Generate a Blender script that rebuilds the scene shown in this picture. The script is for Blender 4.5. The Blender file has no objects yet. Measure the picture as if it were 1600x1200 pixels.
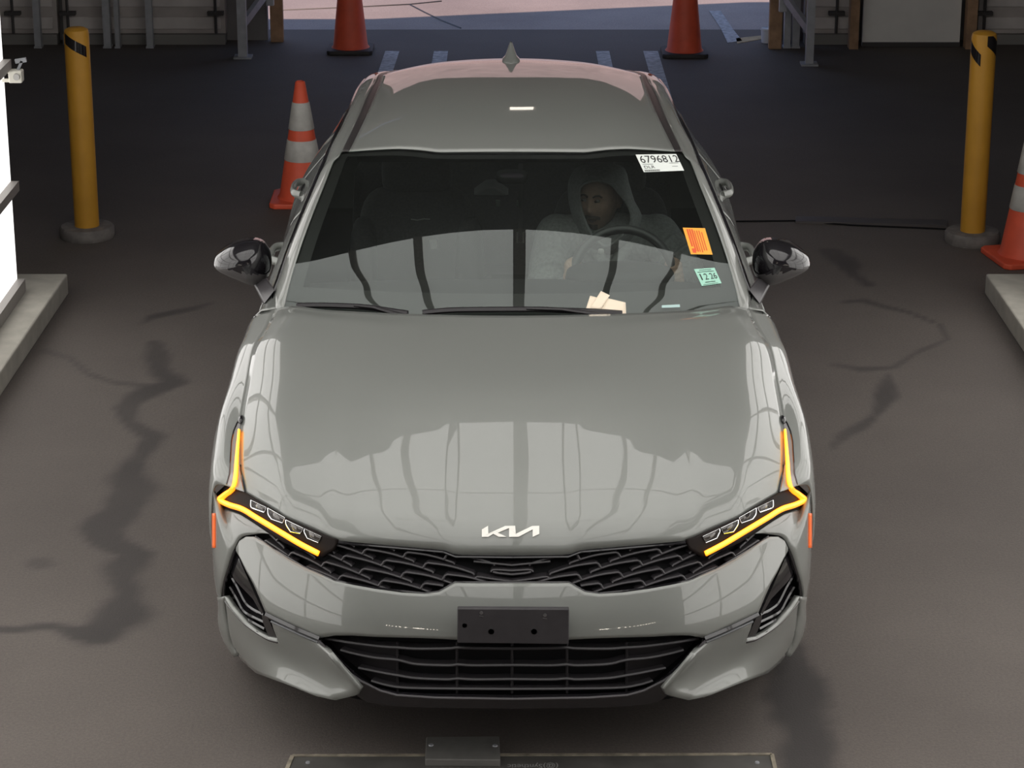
import bpy, bmesh, math, random
import numpy as np
from mathutils import Vector, Matrix, noise
from mathutils.bvhtree import BVHTree
random.seed(7)
SC = bpy.context.scene
COL = SC.collection
PI = math.pi

# ------------------------------------------------------------------ camera, world, sun, light, exposure
FPX, PITCH, CAMY, CAMZ = 4000.0, math.radians(18.93), -6.63, 3.52
cd = bpy.data.cameras.new('camera'); cam = bpy.data.objects.new('camera', cd); COL.objects.link(cam)
cd.sensor_width = 36.0; cd.lens = FPX / 1600 * 36; cd.clip_end = 200
cam.location = (0, CAMY, CAMZ); cam.rotation_euler = (PI/2 - PITCH, 0, 0)
SC.camera = cam
SC.view_settings.view_transform = 'Standard'; SC.view_settings.look = 'None'
SC.view_settings.gamma = 1.0; SC.view_settings.exposure = 0.0; SC.view_settings.use_curve_mapping = False
SC.cycles.max_bounces = 10; SC.cycles.transparent_max_bounces = 16
SC.cycles.sample_clamp_indirect = 6.0
W = bpy.data.worlds.new('world'); SC.world = W; W.use_nodes = True
W.node_tree.nodes['Background'].inputs[0].default_value = (0.42, 0.60, 1.0, 1)
W.node_tree.nodes['Background'].inputs[1].default_value = 0.7
sl = bpy.data.lights.new('sun', 'SUN'); sl.energy = 3.2; sl.color = (1.0, 0.74, 0.62); sl.angle = 0.009
sun = bpy.data.objects.new('sun', sl); COL.objects.link(sun)
sun.rotation_euler = (math.radians(8.5), 0, 0)          # high sun, slightly from the front: lights the yard behind the building
WALL_GLOW, CEIL_GLOW = 1.55, 1.55                       # glowing fabric of the photo booth (walls / ceiling)
CEIL_END = 2.55

# ------------------------------------------------------------------ pixel -> place helpers (a ray of the survey camera met with a known depth)
CP, SP = math.cos(PITCH), math.sin(PITCH)
def ray(px, py):
    a = (px - 800) / FPX; b = (600 - py) / FPX
    return a, CP + b*SP, -SP + b*CP
def pY(dx, py, y):
    a, dy, dz = ray(800 + dx, py); k = (y - CAMY) / dy
    return Vector((k*a, y, CAMZ + k*dz))
def pZ(dx, py, z):
    a, dy, dz = ray(800 + dx, py); k = (z - CAMZ) / dz
    return Vector((k*a, CAMY + k*dy, z))
def proj(v):
    y = v[1] - CAMY; z = v[2] - CAMZ
    d = y*CP - z*SP; u = z*CP + y*SP
    return 800 + FPX*v[0]/d, 600 - FPX*u/d

# ------------------------------------------------------------------ materials
MATS = {}
def mat(name, col=(.5, .5, .5), rough=.5, metal=0.0, coat=0.0, spec=.5, emit=None, estr=0.0, noise_amt=0.0, noise_scale=20.0, bump=0.0, coat_rough=.02):
    if name in MATS: return MATS[name]
    m = bpy.data.materials.new(name); m.use_nodes = True
    nt = m.node_tree; b = nt.nodes['Principled BSDF']
    b.inputs['Base Color'].default_value = (*col, 1)
    b.inputs['Roughness'].default_value = rough; b.inputs['Metallic'].default_value = metal
    b.inputs['Specular IOR Level'].default_value = spec
    b.inputs['Coat Weight'].default_value = coat; b.inputs['Coat Roughness'].default_value = coat_rough
    if emit:
        b.inputs['Emission Color'].default_value = (*emit, 1); b.inputs['Emission Strength'].default_value = estr
    if noise_amt or bump:
        tc = nt.nodes.new('ShaderNodeTexCoord'); n = nt.nodes.new('ShaderNodeTexNoise')
        n.inputs['Scale'].default_value = noise_scale; n.inputs['Detail'].default_value = 6
        nt.links.new(tc.outputs['Object'], n.inputs['Vector'])
        if noise_amt:
            r = nt.nodes.new('ShaderNodeValToRGB')
            r.color_ramp.elements[0].position = .3; r.color_ramp.elements[1].position = .7
            r.color_ramp.elements[0].color = (*[c*(1-noise_amt) for c in col], 1)
            r.color_ramp.elements[1].color = (*[min(1, c*(1+noise_amt)) for c in col], 1)
            nt.links.new(n.outputs['Fac'], r.inputs['Fac']); nt.links.new(r.outputs['Color'], b.inputs['Base Color'])
        if bump:
            bp = nt.nodes.new('ShaderNodeBump'); bp.inputs['Strength'].default_value = bump; bp.inputs['Distance'].default_value = .01
            nt.links.new(n.outputs['Fac'], bp.inputs['Height']); nt.links.new(bp.outputs['Normal'], b.inputs['Normal'])
    MATS[name] = m; return m
def glass_mat(name, tint, ior=1.5, gain=1.0):
    m = bpy.data.materials.new(name); m.use_nodes = True; nt = m.node_tree
    nt.nodes.remove(nt.nodes['Principled BSDF']); out = nt.nodes['Material Output']
    t = nt.nodes.new('ShaderNodeBsdfTransparent'); t.inputs[0].default_value = (*tint, 1)
    g = nt.nodes.new('ShaderNodeBsdfGlossy'); g.inputs['Roughness'].default_value = 0.0; g.inputs[0].default_value = (.93, 1, .97, 1)
    f = nt.nodes.new('ShaderNodeFresnel'); f.inputs[0].default_value = ior
    mu = nt.nodes.new('ShaderNodeMath'); mu.operation = 'MULTIPLY'; mu.use_clamp = True; mu.inputs[1].default_value = gain
    mx = nt.nodes.new('ShaderNodeMixShader')
    nt.links.new(f.outputs[0], mu.inputs[0]); nt.links.new(mu.outputs[0], mx.inputs[0])
    nt.links.new(t.outputs[0], mx.inputs[1]); nt.links.new(g.outputs[0], mx.inputs[2]); nt.links.new(mx.outputs[0], out.inputs[0])
    return m
PAINT = mat('grey_paint', (.220, .229, .214), .48, .30, 1.0, .45)
GLOSSB = mat('gloss_black', (.012, .011, .013), .12, 0, .6, .5)
PLAST = mat('black_plastic', (.022, .020, .022), .42, 0, 0, .4)
PLASTM = mat('mesh_plastic', (.036, .033, .036), .35, 0, 0, .5)
DARK = mat('deep_black', (.006, .006, .007), .7, 0, 0, .2)
TRIMB = mat('trim_black', (.03, .027, .027), .35)
CHROME = mat('chrome', (.85, .86, .87), .12, 1.0)
EMBLEM = mat('emblem_silver', (.86, .84, .78), .3, .2, .3)
RUBBER = mat('rubber', (.018, .018, .018), .75, noise_amt=.3)
RIM = mat('wheel_alloy', (.28, .28, .29), .3, .9)
CLOTH = mat('seat_black', (.048, .046, .049), .7, noise_amt=.25, noise_scale=120)
DASHM = mat('dash_plastic', (.012, .012, .013), .75)
LAMPD = mat('lamp_housing', (.016, .012, .011), .6, 0, 0, .12)
STEMM = mat('lamp_stem_glass', (.30, .29, .29), .25, .2, .6)
LENSD = mat('lamp_lens_glass', (.10, .09, .085), .12, .3, 1.0)
AMBER = mat('amber_glow', (1, .3, .03), .4, emit=(1.0, .26, .01), estr=1.9)
AMBERC = mat('amber_core', (1, .7, .1), .4, emit=(1.0, .72, .02), estr=2.0)
AMBERD = mat('amber_reflector_glow', (.9, .16, .03), .3, 0, .5, emit=(1.0, .16, .03), estr=.35)  # side marker reflector, a faint glow put into its orange
GLASS = glass_mat('windscreen_glass', (.72, .79, .75), 1.5, 1.6)
SIDEG = glass_mat('side_window_glass', (.25, .27, .27), 1.5, 1.2)

# ------------------------------------------------------------------ mesh helpers
def crom(P, n, closed=False):
    """Catmull-Rom through P, resampled to n points evenly along its length"""
    P = [Vector(p) for p in P]
    if len(P) == 2: return [P[0].lerp(P[1], i/(n-1)) for i in range(n)]
    if closed: E = [P[-1]] + P + [P[0], P[1]]
    else: E = [P[0]*2 - P[1]] + P + [P[-1]*2 - P[-2]]
    D = []
    for i in range(1, len(E)-2):
        for k in range(12):
            t = k/12; a, b, c, d = E[i-1], E[i], E[i+1], E[i+2]
            D.append(.5*((2*b) + (c-a)*t + (2*a-5*b+4*c-d)*t*t + (3*b-a-3*c+d)*t**3))
    D.append(E[-2].copy())
    return resample(D, n)
def resample(D, n):
    L = [0.0]
    for a, b in zip(D, D[1:]): L.append(L[-1] + (b-a).length)
    out = []; j = 0
    for i in range(n):
        t = L[-1]*i/(n-1)
        while j < len(L)-2 and L[j+1] < t: j += 1
        s = (t-L[j])/max(1e-9, L[j+1]-L[j]); out.append(D[j].lerp(D[j+1], min(1, max(0, s))))
    return out
def lin(P, n): return resample([Vector(p) for p in P], n)
def crom_sym(P, n):
    """like crom, for a curve that starts on the centre plane and goes on mirrored beyond it"""
    P = [Vector(p) for p in P]; m = [Vector((-p.x, p.y, p.z)) for p in P[:0:-1]]
    return resample([p for p in crom(m + P, 24*len(P)+1) if p.x > 1e-4] if False else crom(m + P, 2*n-1)[n-1:], n)
class MB:
    def __init__(s): s.v = []; s.f = []
    def grid(s, G, closed=False):
        o = len(s.v); R, C = len(G), len(G[0])
        for r in G: s.v += [Vector(p) for p in r]
        for i in range(R-1):
            for j in range(C if closed else C-1):
                k = (j+1) % C
                s.f.append((o+i*C+j, o+i*C+k, o+(i+1)*C+k, o+(i+1)*C+j))
        return s
    def poly(s, P):
        o = len(s.v); s.v += [Vector(p) for p in P]; s.f.append(tuple(range(o, o+len(P)))); return s
    def prism(s, P, vec):
        o = len(s.v); n = len(P); vec = Vector(vec)
        s.v += [Vector(p) for p in P] + [Vector(p)+vec for p in P]
        s.f += [tuple(range(o+n-1, o-1, -1)), tuple(range(o+n, o+2*n))]
        s.f += [(o+i, o+(i+1) % n, o+n+(i+1) % n, o+n+i) for i in range(n)]; return s
    def box(s, x0, x1, y0, y1, z0, z1):
        return s.prism([(x0,y0,z0),(x1,y0,z0),(x1,y1,z0),(x0,y1,z0)], (0,0,z1-z0))
    def bar(s, a, b, w, h, up=(0,0,1)):
        a, b = Vector(a), Vector(b); d = (b-a).normalized(); u = Vector(up); x = d.cross(u)
        if x.length < 1e-4: x = d.cross(Vector((1,0,0)))
        x.normalize(); u = x.cross(d)
        return s.prism([a+x*w/2+u*h/2, a-x*w/2+u*h/2, a-x*w/2-u*h/2, a+x*w/2-u*h/2], b-a)
    def tube(s, P, r, n=8, flat=1.0, up=None, cap=True):
        P = [Vector(p) for p in P]; rs = r if isinstance(r, (list, tuple)) else [r]*len(P)
        G = []; ref = Vector(up) if up else None
        for i, p in enumerate(P):
            t = (P[min(i+1, len(P)-1)] - P[max(i-1, 0)]).normalized()
            if ref is None: ref = Vector((0,0,1)) if abs(t.z) < .9 else Vector((1,0,0))
            x = t.cross(ref)
            if x.length < 1e-4: x = t.orthogonal()
            x.normalize(); u = x.cross(t).normalized()
            if not up: ref = u
            G.append([p + x*rs[i]*math.cos(2*PI*k/n) + u*rs[i]*flat*math.sin(2*PI*k/n) for k in range(n)])
        o = len(s.v); s.grid(G, closed=True)
        if cap:
            s.f.append(tuple(range(o+n-1, o-1, -1))); e = len(s.v)-n; s.f.append(tuple(range(e, e+n)))
        return s
    def lathe(s, prof, c=(0,0,0), n=32, axis='z', cap=True):
        c = Vector(c); G = []
        for r, h in prof:
            row = []
            for k in range(n):
                a = 2*PI*k/n; q = (r*math.cos(a), r*math.sin(a), h)
                row.append(c + (Vector(q) if axis == 'z' else Vector((h, q[0], q[1]) if axis == 'x' else (q[0], h, q[1]))))
            G.append(row)
        o = len(s.v); s.grid(G, closed=True)
        if cap:
            s.f.append(tuple(range(o+n-1, o-1, -1))); e = len(s.v)-n; s.f.append(tuple(range(e, e+n)))
        return s
    def sell(s, c, r, e1=.5, e2=.5, nu=24, nv=14, M=None):
        """superellipsoid: a soft-edged block or ball"""
        pw = lambda x, e: math.copysign(abs(x)**e, x)
        G = []
        for i in range(nv+1):
            a = -PI/2 + PI*i/nv; row = []
            for k in range(nu):
                b = 2*PI*k/nu
                v = Vector((r[0]*pw(math.cos(a), e1)*pw(math.cos(b), e2), r[1]*pw(math.cos(a), e1)*pw(math.sin(b), e2), r[2]*pw(math.sin(a), e1)))
                row.append((M @ v if M else v) + Vector(c))
            G.append(row)
        s.grid(G, closed=True); return s
    def mirror(s):
        n = len(s.v); s.v += [Vector((-v.x, v.y, v.z)) for v in s.v]
        s.f += [tuple(i+n for i in reversed(f)) for f in s.f]; return s
    def mirrored(s):
        t = MB(); t.v = [Vector((-v.x, v.y, v.z)) for v in s.v]; t.f = [tuple(reversed(f)) for f in s.f]; return t
    def build(s, name, m, parent=None, out=None, solid=0, bevel=0, sharp=40, smooth=True, recalc=False, weld=1e-5, subd=0, split=False):
        if split:
            par = list(range(len(s.v)))
            def fd(i):
                while par[i] != i: par[i] = par[par[i]]; i = par[i]
                return i
            for f in s.f:
                for i in f[1:]: par[fd(i)] = fd(f[0])
            out_ = []
            for r in sorted({fd(f[0]) for f in s.f}):
                t = MB(); ix = {}
                for f in s.f:
                    if fd(f[0]) != r: continue
                    for i in f:
                        if i not in ix: ix[i] = len(t.v); t.v.append(s.v[i])
                    t.f.append(tuple(ix[i] for i in f))
                out_.append(t.build(name, m, parent, out, solid, bevel, sharp, smooth, recalc, weld, subd))
            return out_
        me = bpy.data.meshes.new(name)
        me.from_pydata([tuple(v) for v in s.v], [], s.f)
        bm = bmesh.new(); bm.from_mesh(me)
        bmesh.ops.remove_doubles(bm, verts=bm.verts, dist=weld)
        if recalc: bmesh.ops.recalc_face_normals(bm, faces=bm.faces)
        if out is not None:
            bm.normal_update(); o = Vector(out)
            if sum(f.normal.dot(o)*f.calc_area() for f in bm.faces) < 0: bmesh.ops.reverse_faces(bm, faces=bm.faces)
        bm.to_mesh(me); bm.free()
        if smooth:
            me.shade_smooth(); me.set_sharp_from_angle(angle=math.radians(sharp))
        o = bpy.data.objects.new(name, me); COL.objects.link(o)
        if m: me.materials.append(m)
        if parent: o.parent = parent
        if bevel:
            b = o.modifiers.new('bevel', 'BEVEL'); b.width = bevel; b.segments = 2; b.limit_method = 'ANGLE'; b.angle_limit = math.radians(35)
        if solid:
            d = o.modifiers.new('solid', 'SOLIDIFY'); d.thickness = solid; d.offset = -1
        if subd:
            d = o.modifiers.new('subd', 'SUBSURF'); d.levels = subd; d.render_levels = subd
        return o
def empty(name, loc=(0,0,0), parent=None):
    o = bpy.data.objects.new(name, None); COL.objects.link(o); o.location = loc; o.empty_display_size = .1
    if parent: o.parent = parent
    return o
def tag(o, label=None, cat=None, group=None, kind=None):
    if label: o['label'] = label
    if cat: o['category'] = cat
    if group: o['group'] = group
    if kind: o['kind'] = kind
    return o
def struct(name, mb, m, **k):
    return tag(mb.build(name, m, **k), kind='structure')
def coons(B, Rr, T, L, f=None):
    """B bottom, T top (same length), L left, Rr right (same length); rows run bottom to top"""
    nu, nv = len(B), len(L); G = []
    for j in range(nv):
        v = j/(nv-1); row = []
        for i in range(nu):
            u = i/(nu-1)
            h = u*u*(1.5-.5*u)
            p = B[i]*(1-v) + T[i]*v + (L[j]-B[0]*(1-v)-T[0]*v)*(1-h) + (Rr[j]-B[-1]*(1-v)-T[-1]*v)*h
            if f: p = f(p.copy(), u, v)
            row.append(p)
        G.append(row)
    return G
def bvh(o):
    dg = bpy.context.evaluated_depsgraph_get(); e = o.evaluated_get(dg); me = e.to_mesh()
    M = o.matrix_world
    t = BVHTree.FromPolygons([M @ v.co for v in me.vertices], [tuple(p.vertices) for p in me.polygons]); e.to_mesh_clear(); return t
def cast(t, px, py, off=0.0):
    d = Vector(ray(px, py)).normalized(); h = t.ray_cast(Vector((0, CAMY, CAMZ)), d)
    return None if h[0] is None else h[0] - d*off
_tx = {}
def glyphs(s, bold=False):
    """flat letter shapes of a string, as (verts, faces) in a box 0..1 x 0..1"""
    if s in _tx: return _tx[s]
    c = bpy.data.curves.new('t', 'FONT'); c.body = s; c.resolution_u = 3
    if bold: c.offset = .012
    o = bpy.data.objects.new('t', c); COL.objects.link(o)
    dg = bpy.context.evaluated_depsgraph_get(); me = o.evaluated_get(dg).to_mesh()
    V = [v.co.copy() for v in me.vertices]; Fs = [tuple(p.vertices) for p in me.polygons]
    o.evaluated_get(dg).to_mesh_clear(); bpy.data.objects.remove(o); bpy.data.curves.remove(c)
    x0 = min(v.x for v in V); x1 = max(v.x for v in V); y0 = min(v.y for v in V); y1 = max(v.y for v in V)
    _tx[s] = ([((v.x-x0)/(x1-x0), (v.y-y0)/(y1-y0)) for v in V], Fs); return _tx[s]
def bil(c, u, v):
    tl, tr, br, bl = c; v = 1-v
    return tuple((tl[k]*(1-u)+tr[k]*u)*(1-v) + (bl[k]*(1-u)+br[k]*u)*v for k in (0, 1))
def decal(name, corners, tree, m, parent, off, texts=(), rects=(), ink=None, label=None):
    def P(u, v, o): return cast(tree, *bil(corners, u, v), o)
    b = MB(); b.grid([[P(i/6, j/6, off) for i in range(7)] for j in range(7)]); o = b.build(name, m, parent, out=(0,-1,1))
    if label: o['label'] = label
    if texts or rects:
        b = MB()
        for s, u0, u1, v0, v1 in texts:
            V, Fs = glyphs(s); k = len(b.v)
            b.v += [P(u0+(u1-u0)*x, v0+(v1-v0)*y, off+.0012) for x, y in V]; b.f += [tuple(i+k for i in f) for f in Fs]
        for u0, u1, v0, v1 in rects:
            b.grid([[P(u, v, off+.0012) for u in (u0, u1)] for v in (v0, v1)])
        b.build('lettering', ink, o, out=(0,-1,1), smooth=False)
    return o

# ------------------------------------------------------------------ the car
CAR = empty('car'); tag(CAR, 'light grey four-door sedan with glowing orange daytime lights driving out of the booth', 'car')
# plan curve of the nose (x, y) turned into a smooth radius about (0, C0); tables give how far it tucks in with height
PLAN = [(0,0),(.25,.012),(.5,.065),(.7,.20),(.8,.335),(.87,.465),(.907,.575),(.926,.72),(.934,.95),(.934,1.2)]
C0 = 1.2
_ph = [math.atan2(x, C0-y) for x, y in PLAN]; _rr = [math.hypot(x, C0-y) for x, y in PLAN]
PF = [(.10,.12),(.18,.06),(.25,.03),(.32,.03),(.38,.017),(.42,.005),(.45,.0),(.48,.0025),(.51,.009),(.54,.0185),(.57,.031),(.60,.0455),(.63,.062),(.66,.079),(.70,.094),(.74,.112),(.80,.155),(.9,.3)]
PS = [(.10,.10),(.18,.05),(.3,.012),(.4,.0),(.5,0),(.6,.003),(.7,.012),(.76,.03),(.85,.09),(.95,.2)]
def hermite(X, Yv, x):
    if x <= X[0]: return Yv[0]
    if x >= X[-1]: return Yv[-1]
    i = max(k for k in range(len(X)-1) if X[k] <= x)
    m = lambda k: 0 if k in (0, len(X)-1) else (Yv[k+1]-Yv[k-1])/(X[k+1]-X[k-1])
    h = X[i+1]-X[i]; t = (x-X[i])/h
    return Yv[i]*(1+2*t)*(1-t)**2 + m(i)*h*t*(1-t)**2 + Yv[i+1]*t*t*(3-2*t) + m(i+1)*h*t*t*(t-1)
_pfx, _pfy = zip(*PF); _psx, _psy = zip(*PS)
_pft = [sum(hermite(_pfx, _pfy, .10+.002*i+d)*w for d, w in ((-.03,.12),(-.02,.18),(-.01,.2),(0,.2),(.01,.15),(.02,.1),(.03,.05))) for i in range(401)]
def pf_s(z):
    q = min(399.999, max(0, (z-.10)/.002)); i = int(q); return _pft[i] + (_pft[i+1]-_pft[i])*(q-i)
def nose_r(p, z, inset=0):
    p = abs(p); return hermite(_ph, _rr, p) - math.cos(p)**2*pf_s(z) - math.sin(p)**2*hermite(_psx, _psy, z) - inset
def nose(p, z, inset=0):
    r = nose_r(p, z, inset); return Vector((r*math.sin(p), C0 - r*math.cos(p), z))
def snap(v, inset=0):
    return nose(math.atan2(v.x, C0-v.y), v.z, inset)
def fas(dx, py, inset=0):
    """point of the nose surface seen at this pixel"""
    for tr in range(40):
        a, dy, dz = ray(800+dx, py)
        def g(k):
            x = k*a; y = CAMY+k*dy; z = CAMZ+k*dz
            if y >= C0: return None
            return math.hypot(x, C0-y) - nose_r(math.atan2(x, C0-y), z, inset)
        k = 6.2
        while True:
            q = g(k)
            if q is None or q <= 0: break
            k += .02
        if q is not None:
            lo, hi = k-.02, k
            for _ in range(24):
                m = (lo+hi)/2
                if g(m) > 0: lo = m
                else: hi = m
            return Vector((hi*a, CAMY+hi*dy, CAMZ+hi*dz))
        dx *= .998
    return Vector((.93, .9, .4))
def band(top, bot, nu, nv, inset=0, shape=None, smooth=False):
    """nose surface between two matched pixel outlines"""
    f = crom if smooth else lin
    T = [Vector((a, b, 0)) for a, b in top]; B = [Vector((a, b, 0)) for a, b in bot]
    mid = [(t+b)/2 for t, b in zip(T, B)]
    L = [0.0]
    for a, b in zip(mid, mid[1:]): L.append(L[-1] + (b-a).length + 1e-6)
    def at(P, s):
        j = max(k for k in range(len(L)-1) if L[k] <= s+1e-9)
        return P[j].lerp(P[j+1], (s-L[j])/(L[j+1]-L[j]))
    G = []
    S = sorted(set([L[-1]*i/nu for i in range(nu+1)] + L))
    S = [s for i, s in enumerate(S) if i == 0 or s - S[i-1] > .05 or s in L]
    for j in range(nv+1):
        v = j/nv; row = []
        for s in S:
            q = at(T, s).lerp(at(B, s), v); ins = inset
            p = fas(q.x, q.y, ins)
            if shape: p = shape(p, s/L[-1], v)
            row.append(p)
        G.append(row)
    return G
def pair(name, mb, m, parent=CAR, **k):
    """a part and its mirror image on the other side"""
    a = mb.build(name, m, parent, **k)
    k2 = dict(k)
    if k2.get('out') is not None: o = k2['out']; k2['out'] = (-o[0], o[1], o[2])
    b = mb.mirrored().build(name, m, parent, **k2)
    return a, b
def centre(name, mb, m, parent=CAR, **k):
    return mb.mirror().build(name, m, parent, weld=2e-4, **k)

# --- hood
SHUT = [fas(418,769), pZ(425,725,.80), pZ(424,662,.85), pZ(414,600,.895), pZ(403,545,.942), pZ(386,516,.965), pZ(369,482,.990)]
N = 40
hb = [fas(a,b) for a, b in [(0,868),(60,867.5),(88,867),(97,863.5),(107,859.5),(150,856),(199,851.6),(240,848),(270.6,845),(292,836),(355,808),(418,769)]]
HC = [(hb[0].y,hb[0].z),(hb[0].y+.004,hb[0].z+.020),(hb[0].y+.015,hb[0].z+.040),(.135,.772),(.175,.7985),(.24,.834),(.33,.868),(.42,.8965),(.5,.9225),(.6,.952),(.75,.984),(.95,1.008),(1.15,1.0245),(1.30,1.035)]
hl_ = crom([(0,y,z) for y, z in HC], 60)
ht = [pY(a,b,y) for a, b, y in [(0,492.5,1.30),(100,492,1.31),(175,491,1.33),(250,488.5,1.365),(300,486,1.41),(340,480.5,1.47)]] + [SHUT[-1]]
def sstep(a, b, x):
    t = min(1, max(0, (x-a)/(b-a))); return t*t*(3-2*t)
def hood_shape(p, u, v):
    e = sstep(.02, .35, v)*(1-sstep(.9, 1.0, v)*.7)
    drop = hood_shape.D
    c = .42
    def d(u):
        if u < .80: return c*(u/.80)**2
        t = (u-.80)/.20
        return c + (1-c)*(t*t*.55+.45*t)
    p.z += drop*(u*u*(1.5-.5*u) - d(u))*e
    # shallow valleys either side of the raised middle
    p.z += .0015*e*math.exp(-((u-.36)/.16)**2)
    return p
hood_shape.D = .085
hood = MB().grid(coons(lin(hb, N), crom(SHUT, 60), crom_sym(ht, N), hl_, hood_shape))
HOOD = centre('hood', hood, PAINT, out=(0,-.3,1), solid=.006, sharp=60)

# --- front fenders
C2 = [pY(466.5,765,.57)] + [Vector(p) for p in [(.912,.66,.765),(.922,.93,.805),(.922,1.26,.797),(.921,1.45,.792),(.920,1.58,.788),(.919,1.72,.785)]]
C1 = []
for i, (a, b) in enumerate(zip(SHUT, C2)):
    m = a.lerp(b, .58); m.z = max(a.z, b.z)*.62 + min(a.z, b.z)*.38 + .012; m.x += .012; C1.append(m)
C3 = [pY(468.5,858,.61)] + [Vector(p) for p in [(.930,.66,.57),(.932,.80,.67),(.932,1.08,.67),(.932,1.25,.54),(.932,1.30,.38),(.930,1.72,.22)]]
C25 = [a.lerp(b, .5) + Vector((.006,0,0)) for a, b in zip(C2, C3)]
def loft(curves, nu, nv, rows=crom):
    R = [crom(c, nu) for c in curves]
    return [[p for p in col] for col in zip(*[rows([R[k][i] for k in range(len(R))], nv) for i in range(nu)])]
fend = MB().grid(loft([SHUT, C1, C2, C25, C3], 40, 26))
FEN = pair('front_fender', fend, PAINT, out=(1,0,.3), solid=.004, sharp=60)
cowl_fill = MB().grid([crom([SHUT[-1], pY(371.5,462,1.64), pY(373,457,1.70)], 8), crom([(SHUT[-1]+C1[-1])/2+Vector((.012,0,.008)), Vector((.845,1.66,.955)), Vector((.85,1.722,.95))], 8), crom([C1[-1], Vector((.873,1.68,.90)), Vector((.872,1.722,.89))], 8)])
pair('fender_rear_corner', cowl_fill, PAINT, out=(1,0,1), solid=.004)

# --- bumper skin between the grille and the lower intake
bt = [(0,911),(60,911),(89,910.5),(114,925),(136,928),(175,925.5),(214,920),(248,914),(277,908),(324,887),(350,873),(371,859),(390,846),(404,838.5),(416,838.5),(426,845),(431,855)]
bb = [(0,1000),(60,1000),(89,999.5),(116,998),(140,997),(178,996),(215,995),(250,993),(277,993),(304,997.5),(350,976),(384,959.5),(396,931),(404,913),(415,893),(425,872),(431.6,860)]
centre('front_bumper', MB().grid(band(bt, bb, 90, 14)), PAINT, out=(0,-1,0), solid=.012, sharp=50)
# cheeks round the corner intakes
ci = [(372,834.8),(390,833.5),(404,835),(414,836.3),(421.5,838.5),(427,843),(431.7,851),(440,870.7),(447,893),(451.5,908.7),(455.5,928),(454,940)]
co = [(372,834.3),(390,825.5),(411,811.5),(425,802),(437,798),(450,794),(462,774)]
CI = crom([fas(a,b) for a, b in ci], 34)
CO = lin([fas(a,b) for a, b in co[:-1]] + [pY(a,b,y) for a, b, y in [(466.5,765,.57),(468.5,800,.60),(468.5,858,.61),(466.5,899,.62),(461.5,931,.62)]], 34)
ck = []
for j in range(9):
    q = j/8; ck.append([a.lerp(b, q) + Vector((.55,-.8,.1))*(.05*(b-a).length*4*q*(1-q)) for a, b in zip(CI, CO)])
CKO = pair('bumper_cheek', MB().grid(ck), PAINT, out=(.6,-1,.2), solid=.008, sharp=60)
# lower winglets
wt = [(304,1000),(330,989.5),(352,980),(376,972),(372,985),(366,1000),(384,997),(400,988),(417,973.6),(438,949),(449,932)]
wb = [(286,1025),(268,1046),(250,1065),(238,1077),(244,1086),(277,1094),(303,1088),(356,1068),(400,1052),(432,1024),(442,988)]
def wing(p, s, v):
    d = (p - Vector((0, CAMY, CAMZ))).normalized()
    return p + d*(.022*math.sin(PI*v)*(1-abs(2*s-1)**3) - .065*v*v*(1-s*s))
WGR = band(wt, wb, 44, 12, shape=wing)
for _ in range(14):
    WGR = [[p if i in (0, len(WGR)-1) or j in (0, len(r)-1) else (WGR[i-1][j]+WGR[i+1][j]+r[j-1]+r[j+1])/4 for j, p in enumerate(r)] for i, r in enumerate(WGR)]
pair('bumper_winglet', MB().grid(WGR), PAINT, out=(.3,-1,.2), solid=.016, sharp=50)
lowedge = MB().grid([[a.lerp(b, k/5) + Vector((.5,-.8,0))*(.012*4*(k/5)*(1-k/5)) for k in range(6)] for a, b in zip(
    crom([fas(449,932), fas(448.5,950), fas(446,967), fas(442,988), fas(437,1006), fas(432,1024)], 16),
    crom([pY(461.5,931,.62), pY(459.5,950,.62), pY(460.5,970,.62), pY(455.5,993,.62), pY(446,1011,.60), pY(434,1026,.56)], 16))])
pair('bumper_side_edge', lowedge, PAINT, out=(1,-.5,0), solid=.01)
# dark core behind every opening
core = MB().grid([[nose(math.radians(62)*i/30, .20+.53*j/16, .055 + (.03 if j < 2 else 0)) for i in range(31)] for j in range(17)])
centre('bumper_core', core, DARK, out=(0,-1,0))

# --- upper grille
gt = [(0,869),(88,868),(97,864.5),(107,860.5),(199,852.5),(271,846),(330,842),(372,834),(399,837)]
gb = [(0,911),(89,910.5),(114,925),(136,928),(214,920),(277,908),(324,887),(371,859),(400,839)]
GR = empty('grille', parent=CAR)
centre('grille_backing', MB().grid(band([(a,b-2) for a, b in gt], [(a,b+3) for a, b in gb], 60, 6, inset=.05)), DARK, GR, out=(0,-1,0))
def inside(poly, x, y):
    c = False; n = len(poly)
    for i in range(n):
        (x0,y0),(x1,y1) = poly[i], poly[(i+1) % n]
        if (y0 > y) != (y1 > y) and x < (x1-x0)*(y-y0)/(y1-y0)+x0: c = not c
    return c
GPOLY = gt + gb[::-1]
def rib(b, P, w, depth):
    """a blade-like bar: narrow ridge in front, deep behind"""
    A = []
    for i, p in enumerate(P):
        t = (P[min(i+1, len(P)-1)] - P[max(i-1, 0)]).normalized()
        back = Vector((-math.sin(math.atan2(p.x, C0-p.y)), math.cos(math.atan2(p.x, C0-p.y)), 0))
        u = t.cross(back).normalized()
        A.append([p + u*w*.5, p - back*w*.35, p - u*w*.5, p + back*depth - u*w*.35, p + back*depth + u*w*.35])
    o = len(b.v); b.grid(A, closed=True); b.f.append(tuple(range(o, o+5))); e = len(b.v)-5; b.f.append(tuple(range(e+4, e-1, -1)))
mesh = MB()
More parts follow.
